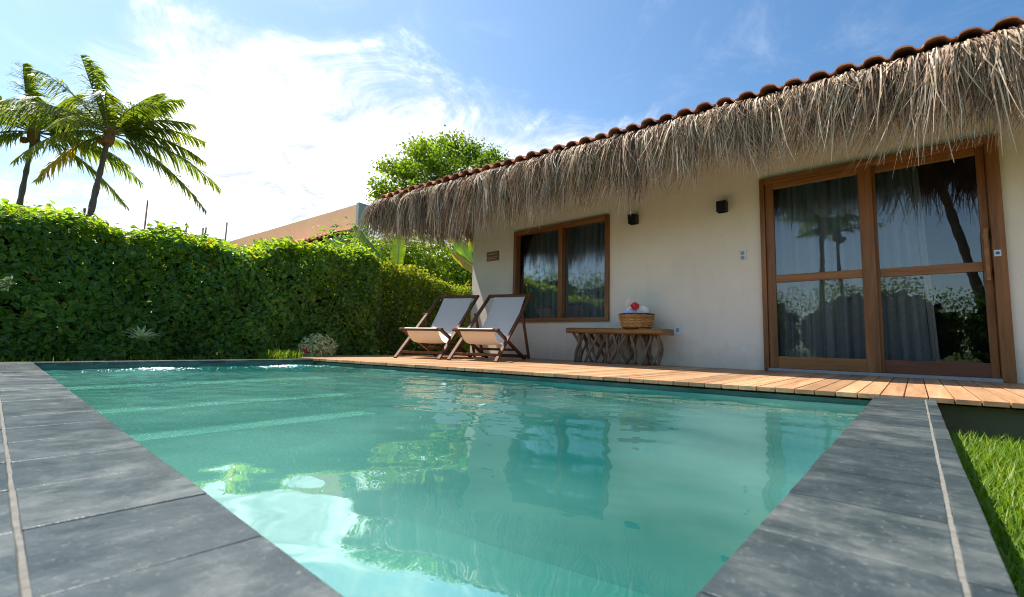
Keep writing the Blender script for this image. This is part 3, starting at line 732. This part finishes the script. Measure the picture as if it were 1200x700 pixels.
m.build('stems', M['trunk'], hd, smooth=True)
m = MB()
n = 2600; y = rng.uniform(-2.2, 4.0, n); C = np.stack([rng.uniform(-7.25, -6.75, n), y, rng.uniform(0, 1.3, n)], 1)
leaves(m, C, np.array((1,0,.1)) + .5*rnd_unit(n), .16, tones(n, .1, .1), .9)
m.build('inner_shade_leaves', M['dark'], hd)  # big dark leaves, the shade of the hedge core put into colour

# thinner sunlit hedge beside the house
h2 = thing('hedge', (-7.1, 5.3, -.03), 'thinner yellow-green hedge between the tall hedge and the house', 'hedge')
m = MB(); n = 10500
y = rng.uniform(3.75, 6.6, n); top2 = 1.62 - .13*(y-3.9) + .05*np.sin(4*y) + .03*np.sin(9*y); q = rng.uniform(0, 1, n)**.8; z = top2*q
x = -6.65 - .06*(y-4) + .07*np.sin(5*y+3*z) - np.abs(rng.normal(0, .13, n)) - .1*np.clip((z-top2+.2)/.2, 0, 1)**2
leaves(m, np.stack([x,y,z],1), np.array((1,-.2,.4)) + .9*rnd_unit(n), .058, tones(n, .5, .24))
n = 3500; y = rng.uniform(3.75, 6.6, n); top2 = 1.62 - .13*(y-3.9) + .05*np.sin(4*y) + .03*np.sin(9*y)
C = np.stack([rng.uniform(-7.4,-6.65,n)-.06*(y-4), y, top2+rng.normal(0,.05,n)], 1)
leaves(m, C, np.array((0,0,1)) + .8*rnd_unit(n), .058, tones(n, .75, .2))  # lighter tone paints the sun onto the top leaves
m.build('foliage', M['hedgesunlit'], h2)
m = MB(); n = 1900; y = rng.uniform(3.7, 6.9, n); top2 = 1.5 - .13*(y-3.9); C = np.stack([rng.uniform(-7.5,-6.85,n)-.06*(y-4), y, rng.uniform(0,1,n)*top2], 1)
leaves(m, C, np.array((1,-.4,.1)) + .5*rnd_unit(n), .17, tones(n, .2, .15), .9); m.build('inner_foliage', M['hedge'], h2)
m = MB()
for i in range(60):
    y0 = rng.uniform(3.8, 6.5); x0 = rng.uniform(-7.2, -6.75)-.06*(y0-4); p = [(x0,y0,-.05)]
    for k in range(1, 6): p.append((x0+rng.normal(0,.05)*k*.6, y0+rng.normal(0,.05)*k*.6, k*.24))
    m.tube(p, np.linspace(.012, .004, 6), 5, .8)
m.build('stems', M['trunk'], h2, smooth=True)

# rounded shrubs and dark foliage behind
def bush(name, c, rad, n, size, mat, label, cat, mu=.5, sd=.22, stems=5, group=None):
    o = thing(name, (c[0], c[1], -.03), label, cat, group); m = MB()
    u = rnd_unit(n); r = rng.uniform(.25, 1, n)**.5; lump = 1+.22*np.sin(3*u[:,0]*3+c[0])+.18*np.sin(7*u[:,1]+5*u[:,2])
    C = np.array(c) + u*r[:,None]*lump[:,None]*np.array(rad); leaves(m, C, u + .8*rnd_unit(n) + (0,0,.3), size, tones(n, mu, sd)); m.build('foliage', mat, o)
    m = MB()
    for i in range(stems):
        e = np.array(c) + rnd_unit(1)[0]*np.array(rad)*.55; m.tube([(c[0]+rng.normal(0,.08), c[1]+rng.normal(0,.08), -.1), (np.array((c[0],c[1],c[2]*.5))+e)/2, e], [.035,.025,.008], 6, .5)
    m.build('stems', M['trunk'], o, smooth=True); return o
bush('shrub', (-9.3, 6.7, 1.7), (1.1,1.7,1.5), 13000, .10, M['treeleaf'], 'bright green bushy shrub behind the thin hedge under the thatch', 'shrub', .6)
bush('shrub', (-9.6, 8.9, 1.35), (1.2,1.7,1.75), 12000, .12, M['hedge'], 'dark green shrub in shade beside the house corner', 'shrub', .22, .15)
bush('shrub', (-11.3, 7.4, 1.5), (1.0,2.6,1.55), 12000, .13, M['hedge'], 'deep green shrub mass behind the bright shrub under the thatch', 'shrub', .2, .15)
bush('shrub', (-9.6, 5.2, 1.1), (1.1,1.3,1.35), 6500, .11, M['hedge'], 'mid green shrub hidden behind the tall hedge end', 'shrub', .5)

# tree beyond the roof
def tree(base, crowns, h0, mat, label, size, per_clump, tr=.14):
    o = thing('tree', base, label, 'tree'); b = np.array(base); m = MB(); l = MB()
    top = b + (0,0,h0); m.tube([b, (b+top)/2+(.12,.1,0), top], [tr, tr*.8, tr*.6], 9, .5)
    for (c, rad, n) in crowns:
        c = np.array(c); mid = (top+c)/2 + rng.normal(0,.25,3); m.tube([top, mid, c], [tr*.5, tr*.32, tr*.12], 7, .5)
        u = rnd_unit(n); cc = c + u*(rng.uniform(.35,1,n)**.5)[:,None]*np.array(rad)
        for p in cc:
            e = p + rng.normal(0,.1,3); m.tube([c+(p-c)*.25, (c+p)/2+rng.normal(0,.08,3), e], [.022,.014,.005], 4, .5, False)
            k = per_clump; C = e + rng.normal(0, 1, (k,3))*np.array((.20,.20,.14))
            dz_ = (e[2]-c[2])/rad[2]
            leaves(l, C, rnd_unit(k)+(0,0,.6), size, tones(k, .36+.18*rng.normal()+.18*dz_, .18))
    m.build('trunk', M['trunk'], o, smooth=True); l.build('crown', mat, o); return o
tree((-13.0, 11.5, -.2), [((-13.0,8.9,5.45),(1.0,1.0,.8),22),((-13.0,9.9,6.4),(1.1,1.1,.9),28),((-13.2,11.2,7.0),(1.1,1.2,.9),30),((-13.0,12.9,7.3),(1.3,1.3,1.0),34),((-12.9,14.2,6.7),(1.3,1.2,1.0),26),((-12.6,9.6,5.0),(1.2,1.3,.9),26),((-13.2,11.6,5.6),(1.3,1.4,1.0),30),((-13,13.2,6.0),(1.3,1.4,1.0),24)],
     3.6, M['treeleaf'], 'leafy light green tree rising behind the tiled roof', .135, 90)

# palms
def palm(base, top, fronds, label, name='palm_tree', nut=True, r0=.125, group='coconut palms', leaflets=64):
    o = thing(name, base, label, 'palm tree', group); b = np.array(base, float); t_ = np.array(top, float)
    m = MB(); q = np.linspace(0, 1, 40); bow = np.array((0, .0, 0))
    side = np.array((t_[0]-b[0], t_[1]-b[1], 0)); pts = b + (t_-b)*q[:,None] - side*(q*(1-q))[:,None]*.45
    rad = r0*(1-.38*q) + .05*np.exp(-q*14) + .008*np.sign(np.sin(q*170)); m.tube(pts, rad, 12, .5)
    m.build('trunk', M['trunk'], o, smooth=True)
    if nut:
        m = MB(); m.lathe([(.05,-.35),(.17,-.2),(.19,.0),(.10,.25),(.03,.4)], t_, 10, .8); m.build('crown_shaft', M['palmhusk'], o, smooth=True)
        for k in range(5):
            a = rng.uniform(0, 6.3); c = t_ + (.25*math.cos(a), .25*math.sin(a), -.22+rng.normal(0,.05)); m = MB(); m.lathe([(.02,-.12),(.085,-.06),(.10,0),(.08,.07),(.02,.12)], c, 10); m.build('coconut', M['palmhusk'], o, smooth=True)
    for (az, el, L, droop, yel) in fronds:
        d = np.array((math.cos(az)*math.cos(el), math.sin(az)*math.cos(el), math.sin(el)))
        k = 16; s = np.linspace(0, 1, k); sp = t_ + (0,0,.12) + d*L*s[:,None]; sp[:,2] -= droop*L*s**2.2
        sp[:,1] += .10*L*s**2   # wind
        m = MB(); m.tube(sp, np.linspace(.032, .006, k), 5, .6)
        fr = m.build('frond', M['palmrib'], o, smooth=True)
        nl = leaflets; ss = np.linspace(.14, .995, nl); cen = np.stack([np.interp(ss, s, sp[:,i]) for i in range(3)], 1); tg = np.stack([np.interp(ss, s, np.gradient(sp[:,i], s)) for i in range(3)], 1); tg /= np.linalg.norm(tg, axis=1)[:,None]
        sd = np.cross(tg, (0,0,1.0)); sd /= np.linalg.norm(sd, axis=1)[:,None] + 1e-9
        V = []; T = []
        for sg in (-1, 1):
            ll = L*.27*np.sin(np.clip(ss*2.6+.35, 0, 3.05))**.7*rng.uniform(.8, 1.15, nl)
            dr = sd*sg*.72 + tg*.55 + np.array((0,.15,-.40)) + rng.normal(0,.15,(nl,3)); dr /= np.linalg.norm(dr, axis=1)[:,None]
            mid = cen + dr*ll[:,None]*.5; end = cen + dr*ll[:,None]; end[:,2] -= ll*.22
            wv = np.cross(dr, (0,0,1.0)); wv /= np.linalg.norm(wv, axis=1)[:,None]+1e-9; wv = wv*.023 + np.array((0,0,.014))
            V.append(np.stack([cen-wv*.6, cen+wv*.6, mid+wv, mid-wv, end], 1)); T.append(np.clip(rng.normal(.42,.16,nl) + (yel*.6*(ss>.35)), 0, 1))
        m = MB(); m.bulk(np.concatenate(V), [(0,1,2,3),(3,2,4)], np.concatenate(T)); m.build('leaflets', M['palm'], fr)
    return o
# az measured in the world: +y runs to the right of the picture seen from the pool
D = R
fr1 = [(D(92),D(14),3.5,.55,.1),(D(80),D(-10),2.9,.6,.25),(D(88),D(38),3.3,.40,.0),(D(72),D(60),3.4,.28,0),(D(-66),D(64),3.4,.22,0),(D(-88),D(48),3.5,.32,.15),(D(-85),D(24),3.4,.40,.35),
       (D(-95),D(18),4.0,.45,.0),(D(-70),D(-8),2.7,.6,.5),(D(-110),D(-28),2.3,.45,.9),(D(20),D(50),2.9,.45,0),(D(-20),D(46),2.9,.45,.1),(D(150),D(50),2.9,.45,.1),(D(205),D(58),3.1,.35,0),(D(118),D(62),3.4,.28,0),
       (D(-45),D(16),2.7,.6,.3),(D(100),D(70),3.3,.25,.05),(D(-105),D(74),3.3,.2,.05),(D(60),D(40),3.0,.35,.1),(D(85),D(26),3.0,.5,.05)]
palm((-22, 1.75, -.2), (-22, 2.27, 7.45), fr1, 'taller leaning coconut palm beyond the hedge with wind blown fronds')
fr2 = [(a*1.0+.15, e+D(rng.normal(0,6)), L*.92, dr, y*.7) for (a, e, L, dr, y) in fr1]
palm((-24.5, .15, -.2), (-24.5, .45, 7.55), fr2, 'shorter coconut palm at the left edge beyond the hedge', r0=.11)
# palms on the garden side behind the camera: they show in the door glass
def ring(n, L, el0=25, dr=.4):
    return [(2*math.pi*k/n + rng.normal(0,.12), D(el0 + (k%3)*20 + rng.normal(0,6)), L*rng.uniform(.85,1.1), dr*rng.uniform(.7,1.2), 0.05) for k in range(n)]
palm((1.75, -7.0, -.26), (.62, -7.0, 6.0), ring(14, 2.3), 'thick leaning palm mirrored in the right door pane', r0=.15, leaflets=30)
palm((-3.2, -14, -.26), (-3.1, -14, 6.1), ring(14, 2.2), 'taller of the two distant palms mirrored in the left door pane', leaflets=26, r0=.14)
palm((-2.4, -14.6, -.26), (-2.55, -14.6, 5.7), ring(13, 1.9), 'slimmer of the two distant palms mirrored in the left door pane', leaflets=26, r0=.10)
# garden shrubs opposite the house (mirrored in the glass)
for i, (c, rad, n, lab) in enumerate((((-9.5,-4.6,1.3),(2.4,1.2,1.7),5200,'broad shrub opposite the house mirrored in the window'), ((-12.6,-4.8,1.5),(2.6,1.4,2.2),6200,'tall shrub opposite the house mirrored in the window'),
      ((-5.0,-6.2,1.0),(2.5,1.0,1.5),4600,'low shrub opposite the house between the palms'), ((-.9,-6.4,1.0),(2.3,1.0,1.45),4600,'low leafy shrub mirrored in the lower door panes'), ((3.0,-6.4,1.0),(2.3,1.0,1.5),4200,'leafy shrub opposite the right door leaf'))):
    gs = bush('garden_shrub', c, rad, int(n*2.2), .10, M['hedge'], lab, 'shrub', .12, .12, 5, 'shrubs opposite the house')  # very dark leaf tone stands in for the shade on these shrubs
    m = MB(); k = 1500; C = np.array(c) + rnd_unit(k)*(rng.uniform(0,1,k)**.5)[:,None]*np.array(rad)*.85; C[:,2] = np.maximum(C[:,2]-.15, -.1); leaves(m, C, np.array((0,1,.1))+.4*rnd_unit(k), .34, tones(k,.05,.05), .9); m.build('inner_foliage', M['dark'], gs)  # near-black inner leaves, painted shade in the shrub core

# banana plants
def banana_leaf(m, rib, p0, p1, sag, w, face, tone0, edge_yel=.0, tears=5):
    p0 = np.array(p0, float); p1 = np.array(p1, float); k = 22; s = np.linspace(0, 1, k); sp = p0+(p1-p0)*s[:,None]; sp[:,2] -= sag*4*s*(1-s)*-1*0 + sag*s**2
    tg = np.gradient(sp, axis=0); tg /= np.linalg.norm(tg, axis=1)[:,None]; b = np.cross(tg, face); b /= np.linalg.norm(b, axis=1)[:,None]
    nn = np.cross(b, tg); ww = w*np.sin(np.clip(s*2.7+.32, 0, math.pi))**.55
    for sg in (-1, 1):
        P = np.zeros((k, 4, 3)); T = np.zeros((k, 4))
        for j in range(4):
            q = j/3; tear = 1 - .10*np.abs(np.sin(s*tears*math.pi))*q
            P[:, j] = sp + b*sg*(ww*q*tear)[:,None] + nn*(-.22*ww*q*q + .02*np.sin(s*26)*q*w*2)[:,None]
            T[:, j] = np.clip(tone0 + edge_yel*q**1.5*(.6+.6*np.sin(s*23+sg)) + .06*np.sin(s*60), 0, 1)
        m.grid(P, T)
    rib.tube(sp, np.linspace(.022, .006, k), 6, .5)
def banana(base, lv, label):
    o = thing('banana_plant', base, label, 'banana plant', 'banana plants by the hedge'); m = MB(); hgt = base[2]+1.15
    m.tube([base, (base[0]+.03,base[1],hgt*.5), (base[0],base[1],hgt)], [.09,.075,.05], 10, .6); m.build('stem', M['bananarib'], o, smooth=True)
    for (p0, p1, sag, w, face, tn, ey) in lv:
        m = MB(); rb = MB(); banana_leaf(m, rb, p0, p1, sag, w, face, tn, ey)
        l = m.build('leaf', M['banana'], o, smooth=True); rb.build('midrib', M['bananarib'], l, smooth=True)
cf = (.8,-.6,.25)
banana((-8.3,5.75,-.1), [((-8.2,5.35,1.70),(-7.95,4.42,2.40),.0,.13,(.9,-.35,.5),.12,.1), ((-8.3,5.66,1.75),(-8.2,5.62,2.60),.03,.16,(.9,-.5,.0),.72,.2), ((-8.4,5.8,1.7),(-8.9,6.4,2.3),.25,.2,(.6,-.3,.8),.4,.2)], 'banana plant with a dark slanting leaf rising above the hedge')
banana((-7.9,8.0,-.1), [((-7.9,7.9,1.85),(-7.8,6.75,2.70),.05,.21,(.9,-.5,.25),.45,.55), ((-7.9,7.9,1.95),(-7.7,6.65,2.22),-.02,.21,(.85,-.5,.45),.93,.1), ((-7.9,7.9,2.0),(-7.85,7.35,3.0),.0,.2,(.9,-.5,.1),.55,.6), ((-8,8,2),(-8.4,8.9,2.6),.3,.2,(.6,-.3,.8),.5,.3)], 'banana plant with yellow edged leaves against the house corner')

# small plants in the bed
def tuft(name, c, n, L, mat, label, cat, spread=1.0, w=.022, mu=.5):
    o = thing(name, c, label, cat); m = MB()
    for i in range(n):
        a = rng.uniform(0, 6.3); e = rng.uniform(.25, 1.35)/spread; d = np.array((math.cos(a)*math.cos(e), math.sin(a)*math.cos(e), math.sin(e))); l = L*rng.uniform(.6, 1.1)
        s = np.linspace(0, 1, 6); sp = np.array(c) + d*l*s[:,None]; sp[:,2] -= .25*l*s**2.5; b = np.cross(d, (0,0,1.0)); b /= np.linalg.norm(b)+1e-9
        ww = w*np.sin(np.clip(s*2.6+.5, 0, 3.1)); m.grid(np.stack([sp-b*ww[:,None], sp+(0,0,-.004), sp+b*ww[:,None]], 1), float(np.clip(rng.normal(mu,.25),0,1)))
    m.build('leaves', mat, o); return o
tuft('pale_rosette_plant', (-6.20,1.07,.20), 46, .20, M['pale'], 'pale cream rosette plant in front of the hedge', 'plant', .9, .018, .75)
tuft('lime_plant', (-6.22,1.33,.11), 26, .13, M['bright'], 'small lime green plant low in the hedge beside the pale rosette', 'plant', 1, .02)
tuft('lime_plant', (-6.24,1.78,.30), 22, .11, M['bright'], 'small lime green sprig at mid height of the hedge', 'plant', 1, .016)
fs = thing('flowering_shrub', (-6.1,2.95,-.03), 'cream variegated shrub with one red flower at the deck corner', 'shrub')
m = MB(); n = 800; u = rnd_unit(n); C = np.array((-6.1,2.96,.13)) + u*(rng.uniform(.2,1,n)**.5)[:,None]*np.array((.2,.27,.19)); leaves(m, C, u+.8*rnd_unit(n)+(0,0,.5), .052, tones(n,.62,.25), .5); m.build('foliage', M['pale'], fs)
m = MB(); n = 14; C = np.array((-5.93,2.70,.08)) + rng.normal(0,.016,(n,3)); leaves(m, C, np.array((1,-.3,.3))+.5*rnd_unit(n), .045, tones(n), .8); m.build('blossom', M['red'], fs)
ff = thing('feathery_plant', (-4.7,-.32,-.2), 'grey green feathery sprig entering at the left edge', 'plant')
m = MB(); l = MB()
for (p0, p1) in (((-4.75,-.30,.0),(-4.45,.065,.60)), ((-4.75,-.30,.0),(-4.6,-.02,.52)), ((-4.8,-.35,.0),(-4.6,-.15,.70))):
    s = np.linspace(0,1,10); sp = np.array(p0)+(np.array(p1)-np.array(p0))*s[:,None]; sp[:,2] += .05*np.sin(s*3.1); m.tube(sp, np.linspace(.008,.003,10), 5, .6)
    n = 170; ss = rng.uniform(.3,1,n); C = np.stack([np.interp(ss,s,sp[:,i]) for i in range(3)],1) + rng.normal(0,.022,(n,3))*(1.15-ss*.6)[:,None]; leaves(l, C, rnd_unit(n), .042, tones(n,.6,.25), .35)
m.build('stems', M['feather'], ff, smooth=True); l.build('foliage', M['feather'], ff)
# grass at the foot of the hedge
def blades(mb, n, xr, yr, z0, h, w, mu, cond=None):
    x = rng.uniform(*xr, n); y = rng.uniform(*yr, n)
    if cond is not None: k = cond(x, y); x, y = x[k], y[k]; n = len(x)
    a = rng.uniform(0, 6.3, n); ln = rng.uniform(.1, .75, n); hh = h*rng.uniform(.5, 1.2, n); d = np.stack([np.cos(a), np.sin(a)], 1)
    b = np.stack([-d[:,1], d[:,0]], 1)*w; base = np.stack([x, y, np.full(n, z0)], 1)
    def lift(f, g): return base + np.stack([d[:,0]*ln*hh*f, d[:,1]*ln*hh*f, hh*g], 1)
    b3 = np.concatenate([b, np.zeros((n,1))], 1); m1 = lift(.35,.55); tip = lift(1.0,.9)
    V = np.stack([base-b3, base+b3, m1+b3*.8, m1-b3*.8, tip], 1); mb.bulk(V, [(0,1,2,3),(3,2,4)], np.clip(rng.normal(mu,.25,n),0,1))
m = MB(); blades(m, 500, (-6.5,-5.75), (-2,3.0), -.03, .08, .004, .5); blades(m, 500, (-6.1,-5.75), (2.2,2.62), -.03, .14, .004, .6)
tag(m.build('bed_grass', M['grass']), 'short grass along the foot of the hedge', 'grass', None, 'stuff')
m = MB(); blades(m, 30000, (.085,1.6), (.9,3.9), -.262, .12, .0032, .5, lambda x, y: (y < DY(x)+.05)); blades(m, 9000, (.085,.6), (.3,1.4), -.262, .12, .0032, .5); blades(m, 6000, (1.2,3), (.3,4), -.262, .085, .004, .5, lambda x, y: (y < DY(x)+.05))
tag(m.build('lawn_grass', M['grass']), 'bright green lawn grass beside the slate coping', 'grass', None, 'stuff')

# ------------------------------------------------------------------ neighbour's house and posts beyond the hedge
nb = thing('neighbour_house', (-13, 6, -.2), 'ochre neighbouring house with a long parapet wall and tiled lean-to beyond the hedge', 'house')
A = np.array((-21.0,5.92)); B = np.array((-11.6,6.5)); d = (B-A)/np.linalg.norm(B-A); nrm = np.array((d[1],-d[0]))
m = MB(); v = []
for off in (0, -.28):
    o_ = nrm*off; v += [(A[0]+o_[0],A[1]+o_[1],0),(B[0]+o_[0],B[1]+o_[1],0),(B[0]+o_[0],B[1]+o_[1],4.02),(A[0]+o_[0],A[1]+o_[1],3.98)]
m.add(v, [(0,1,2,3),(7,6,5,4),(1,5,6,2),(2,6,7,3),(3,7,4,0)]); m.build('wall', M['ngh'], nb)
m = MB(); e = B+d*.004; v = []
for zz in (0, 4.05):
    for pt in (e+nrm*.03, e+d*.12+nrm*.03, e+d*.12-nrm*.32, e-nrm*.32): v.append((pt[0],pt[1],zz))
m.add(v, [(0,3,2,1),(4,5,6,7),(0,1,5,4),(1,2,6,5),(2,3,7,6),(3,0,4,7)]); m.build('end_pier', M['nghgrey'], nb)
m = MB(); Lr = np.linalg.norm(B-A)-.1; nx_ = 420; P = np.zeros((4, nx_, 3))   # lean-to tiled roof along the wall
for i in range(nx_):
    s_ = i/(nx_-1)*Lr; pb = A+d*s_
    for j, (off, dz_) in enumerate(((.003,.24),(.35,.12),(.70,.0),(.71,-.05))):
        p2 = pb + nrm*off; P[j,i] = (p2[0], p2[1], 3.06+dz_+.035*abs(math.sin(s_/.11*math.pi/2)))
m.grid(P[::-1]); m.build('roof', M['tile'], nb)
for i in range(16):
    m = MB(); s_ = .3+i*(Lr-.5)/15; pb = A+d*s_; m.bar((*(pb+nrm*.02),3.16), (*(pb+nrm*.66),2.97), .07, .09); m.build('rafter', M['framered'], nb)
m = MB(); c_ = B+d*-.12+nrm*.45; m.bar((*c_,0.0),(*c_,2.98), .25, .3, (1,0,0)); m.build('post', M['nghgrey'], nb)
for i, (x, y, z1, r_, lab) in enumerate(((-7.9,.655,1.84,.016,'bent post with a stub at its top close to the tall palm trunk'),(-8.2,1.324,2.17,.011,'thin straight post standing in the middle of the hedge'),(-8.4,1.858,1.98,.012,'short post right of the thin straight one'),(-8.4,2.077,1.95,.014,'forked post near the roof edge of the neighbour'),(-8.0,2.287,2.02,.012,'tallest post in front of the neighbouring roof'))):
    m = MB(); m.tube([(x,y,-.05),(x,y,.9),(x+.01,y+.008,z1)], [r_*1.1,r_,r_*.9], 7, .3)
    if i in (0, 3): m.tube([(x,y,z1-.18),(x,y+.05,z1-.06),(x,y+.05,z1+.02)], r_*.8, 6, .3)
    tag(m.build('fence_post', M['branch'], smooth=True), lab, 'post', 'thin posts behind the hedge')

# ------------------------------------------------------------------ light, sky, camera
SUN = np.array((-.46, -.135, 1.0)); SUN /= np.linalg.norm(SUN)
sl = bpy.data.lights.new('sun', 'SUN'); sl.energy = 3.5; sl.angle = R(.53); sl.color = (1, .95, .87)
so = bpy.data.objects.new('sun', sl); COL.objects.link(so); so.rotation_euler = Vector(SUN).to_track_quat('Z', 'Y').to_euler()
w = bpy.data.worlds.new('World'); scene.world = w; w.use_nodes = True; nt = w.node_tree; nt.nodes.clear()
class WT(NT):
    def __init__(s): s.t = nt
w_ = WT(); out = w_.n('ShaderNodeOutputWorld'); bg = w_.n('ShaderNodeBackground'); bg.inputs['Strength'].default_value = .10
sky = w_.n('ShaderNodeTexSky', sky_type='NISHITA'); sky.sun_disc = False; sky.sun_elevation = math.asin(SUN[2]); sky.sun_rotation = math.atan2(SUN[0], SUN[1]); sky.air_density = 1.0; sky.dust_density = .8; sky.ozone_density = 1.2
tc = w_.n('ShaderNodeTexCoord'); vd = tc.outputs['Generated']
sep = w_.n('ShaderNodeSeparateXYZ'); w_.l(vd, sep.inputs[0])
zz = w_.math('ADD', w_.math('MAXIMUM', sep.outputs[2], 0.0), .16)
cx = w_.math('DIVIDE', sep.outputs[0], zz); cy = w_.math('DIVIDE', sep.outputs[1], zz)
cmb = w_.n('ShaderNodeCombineXYZ'); w_.l(cx, cmb.inputs[0]); w_.l(cy, cmb.inputs[1])
n1 = w_.noise(cmb.outputs[0], .9, 9, .62, .8); n2 = w_.noise(cmb.outputs[0], 2.6, 8, .68, 1.2)
def plane(n, off, width):
    dp = w_.n('ShaderNodeVectorMath', operation='DOT_PRODUCT'); w_.l(vd, dp.inputs[0]); dp.inputs[1].default_value = n
    return w_.math('DIVIDE', w_.math('SUBTRACT', dp.outputs['Value'], off), width)
CLOUD = globals().get('CLOUD')
# the bank of bright cloud: bounded by great circles on the sky
def gc(a, b, inside):
    n = np.cross(a, b); n /= np.linalg.norm(n)
    return tuple(n if np.dot(n, inside) > 0 else -n)
dA, dB, dC = np.array((-.83,.20,.52)), np.array((-.46,.75,.47)), np.array((-.80,.36,.48))
inside = np.array((-.80,.48,.30)); inside /= np.linalg.norm(inside)
e1 = plane(gc(dA, dB, inside), 0, .16)
e2 = plane(gc(np.array((-.86,.06,.50)), np.array((-.97,-.02,.22)), inside), .05, .16)
reg = w_.math('MINIMUM', e1, e2)
low = w_.math('SUBTRACT', .75, w_.math('MULTIPLY', sep.outputs[2], 3.2))   # whitening towards the horizon
side = plane((-.70,.714,0), .05, .5)
low = w_.math('MINIMUM', low, side)
reg = w_.math('MAXIMUM', w_.math('SUBTRACT', reg, .22), low)
dens = w_.math('ADD', w_.math('ADD', reg, w_.math('MULTIPLY', w_.math('SUBTRACT', n1, .5), 3.2)), w_.math('MULTIPLY', w_.math('SUBTRACT', n2, .5), 1.8))
mask = w_.n('ShaderNodeMapRange', interpolation_type='SMOOTHSTEP'); w_.l(dens, mask.inputs[0]); mask.inputs[1].default_value = -.35; mask.inputs[2].default_value = 1.0
# thin wisps elsewhere
wis = w_.ramp(w_.math('ADD', w_.math('MULTIPLY', n1, .5), w_.math('MULTIPLY', n2, .5)), [(.50, (0,0,0)), (.72, (1,1,1))])
mm = w_.math('MAXIMUM', mask.outputs[0], w_.math('MULTIPLY', wis, .12))
pol = w_.math('MULTIPLY', plane((.80,.55,.22), -.12, 1.0), 1.15, clamp=True)   # deeper blue away from the sun
cl = w_.ramp(n2, [(.32, (2.9,3.2,3.6)), (.50, (5.2,5.3,5.4)), (.70, (10,10,10))])
w_.l(w_.mix(mm, w_.mix(1.0, sky.outputs[0], w_.mix(pol, (.90,.99,1.0,1), (.34,.57,.70,1)), 'MULTIPLY'), cl), bg.inputs['Color']); w_.l(bg.outputs[0], out.inputs[0])

cam = bpy.data.cameras.new('camera'); cam.sensor_width = 36; cam.lens = 535.5/1200*36; cam.clip_start = .02; cam.clip_end = 3000
co = bpy.data.objects.new('camera', cam); COL.objects.link(co); co.location = (0, 0, .26)
yaw, pitch, roll = R(41.372), R(5.48), R(1.336)
fw = Vector((-math.sin(yaw)*math.cos(pitch), math.cos(yaw)*math.cos(pitch), math.sin(pitch))); rt = Vector((math.cos(yaw), math.sin(yaw), 0)); up = rt.cross(fw)
c, s = math.cos(roll), math.sin(roll); r2 = rt*c + up*s*1.0; u2 = up*c - rt*s*1.0
# horizon falls towards the right of the picture
co.matrix_world = Matrix(((r2.x,u2.x,-fw.x,0),(r2.y,u2.y,-fw.y,0),(r2.z,u2.z,-fw.z,.26),(0,0,0,1)))
cam.dof.use_dof = True; cam.dof.focus_distance = 6.0; cam.dof.aperture_fstop = 5.0
scene.camera = co
scene.render.engine = 'CYCLES'
cy_ = scene.cycles; cy_.use_denoising = True; cy_.pixel_filter_type = 'BLACKMAN_HARRIS'; cy_.filter_width = 1.05; cy_.max_bounces = 12; cy_.diffuse_bounces = 7; cy_.transparent_max_bounces = 12; cy_.sample_clamp_indirect = 6.0
try: cy_.denoiser = 'OPENIMAGEDENOISE'
except Exception: pass
vs = scene.view_settings; vs.view_transform = 'Standard'; vs.look = 'None'; vs.gamma = 1; vs.use_curve_mapping = False; vs.exposure = 1.3
for o in bpy.data.objects:
    if '_wl' in o: del o['_wl']
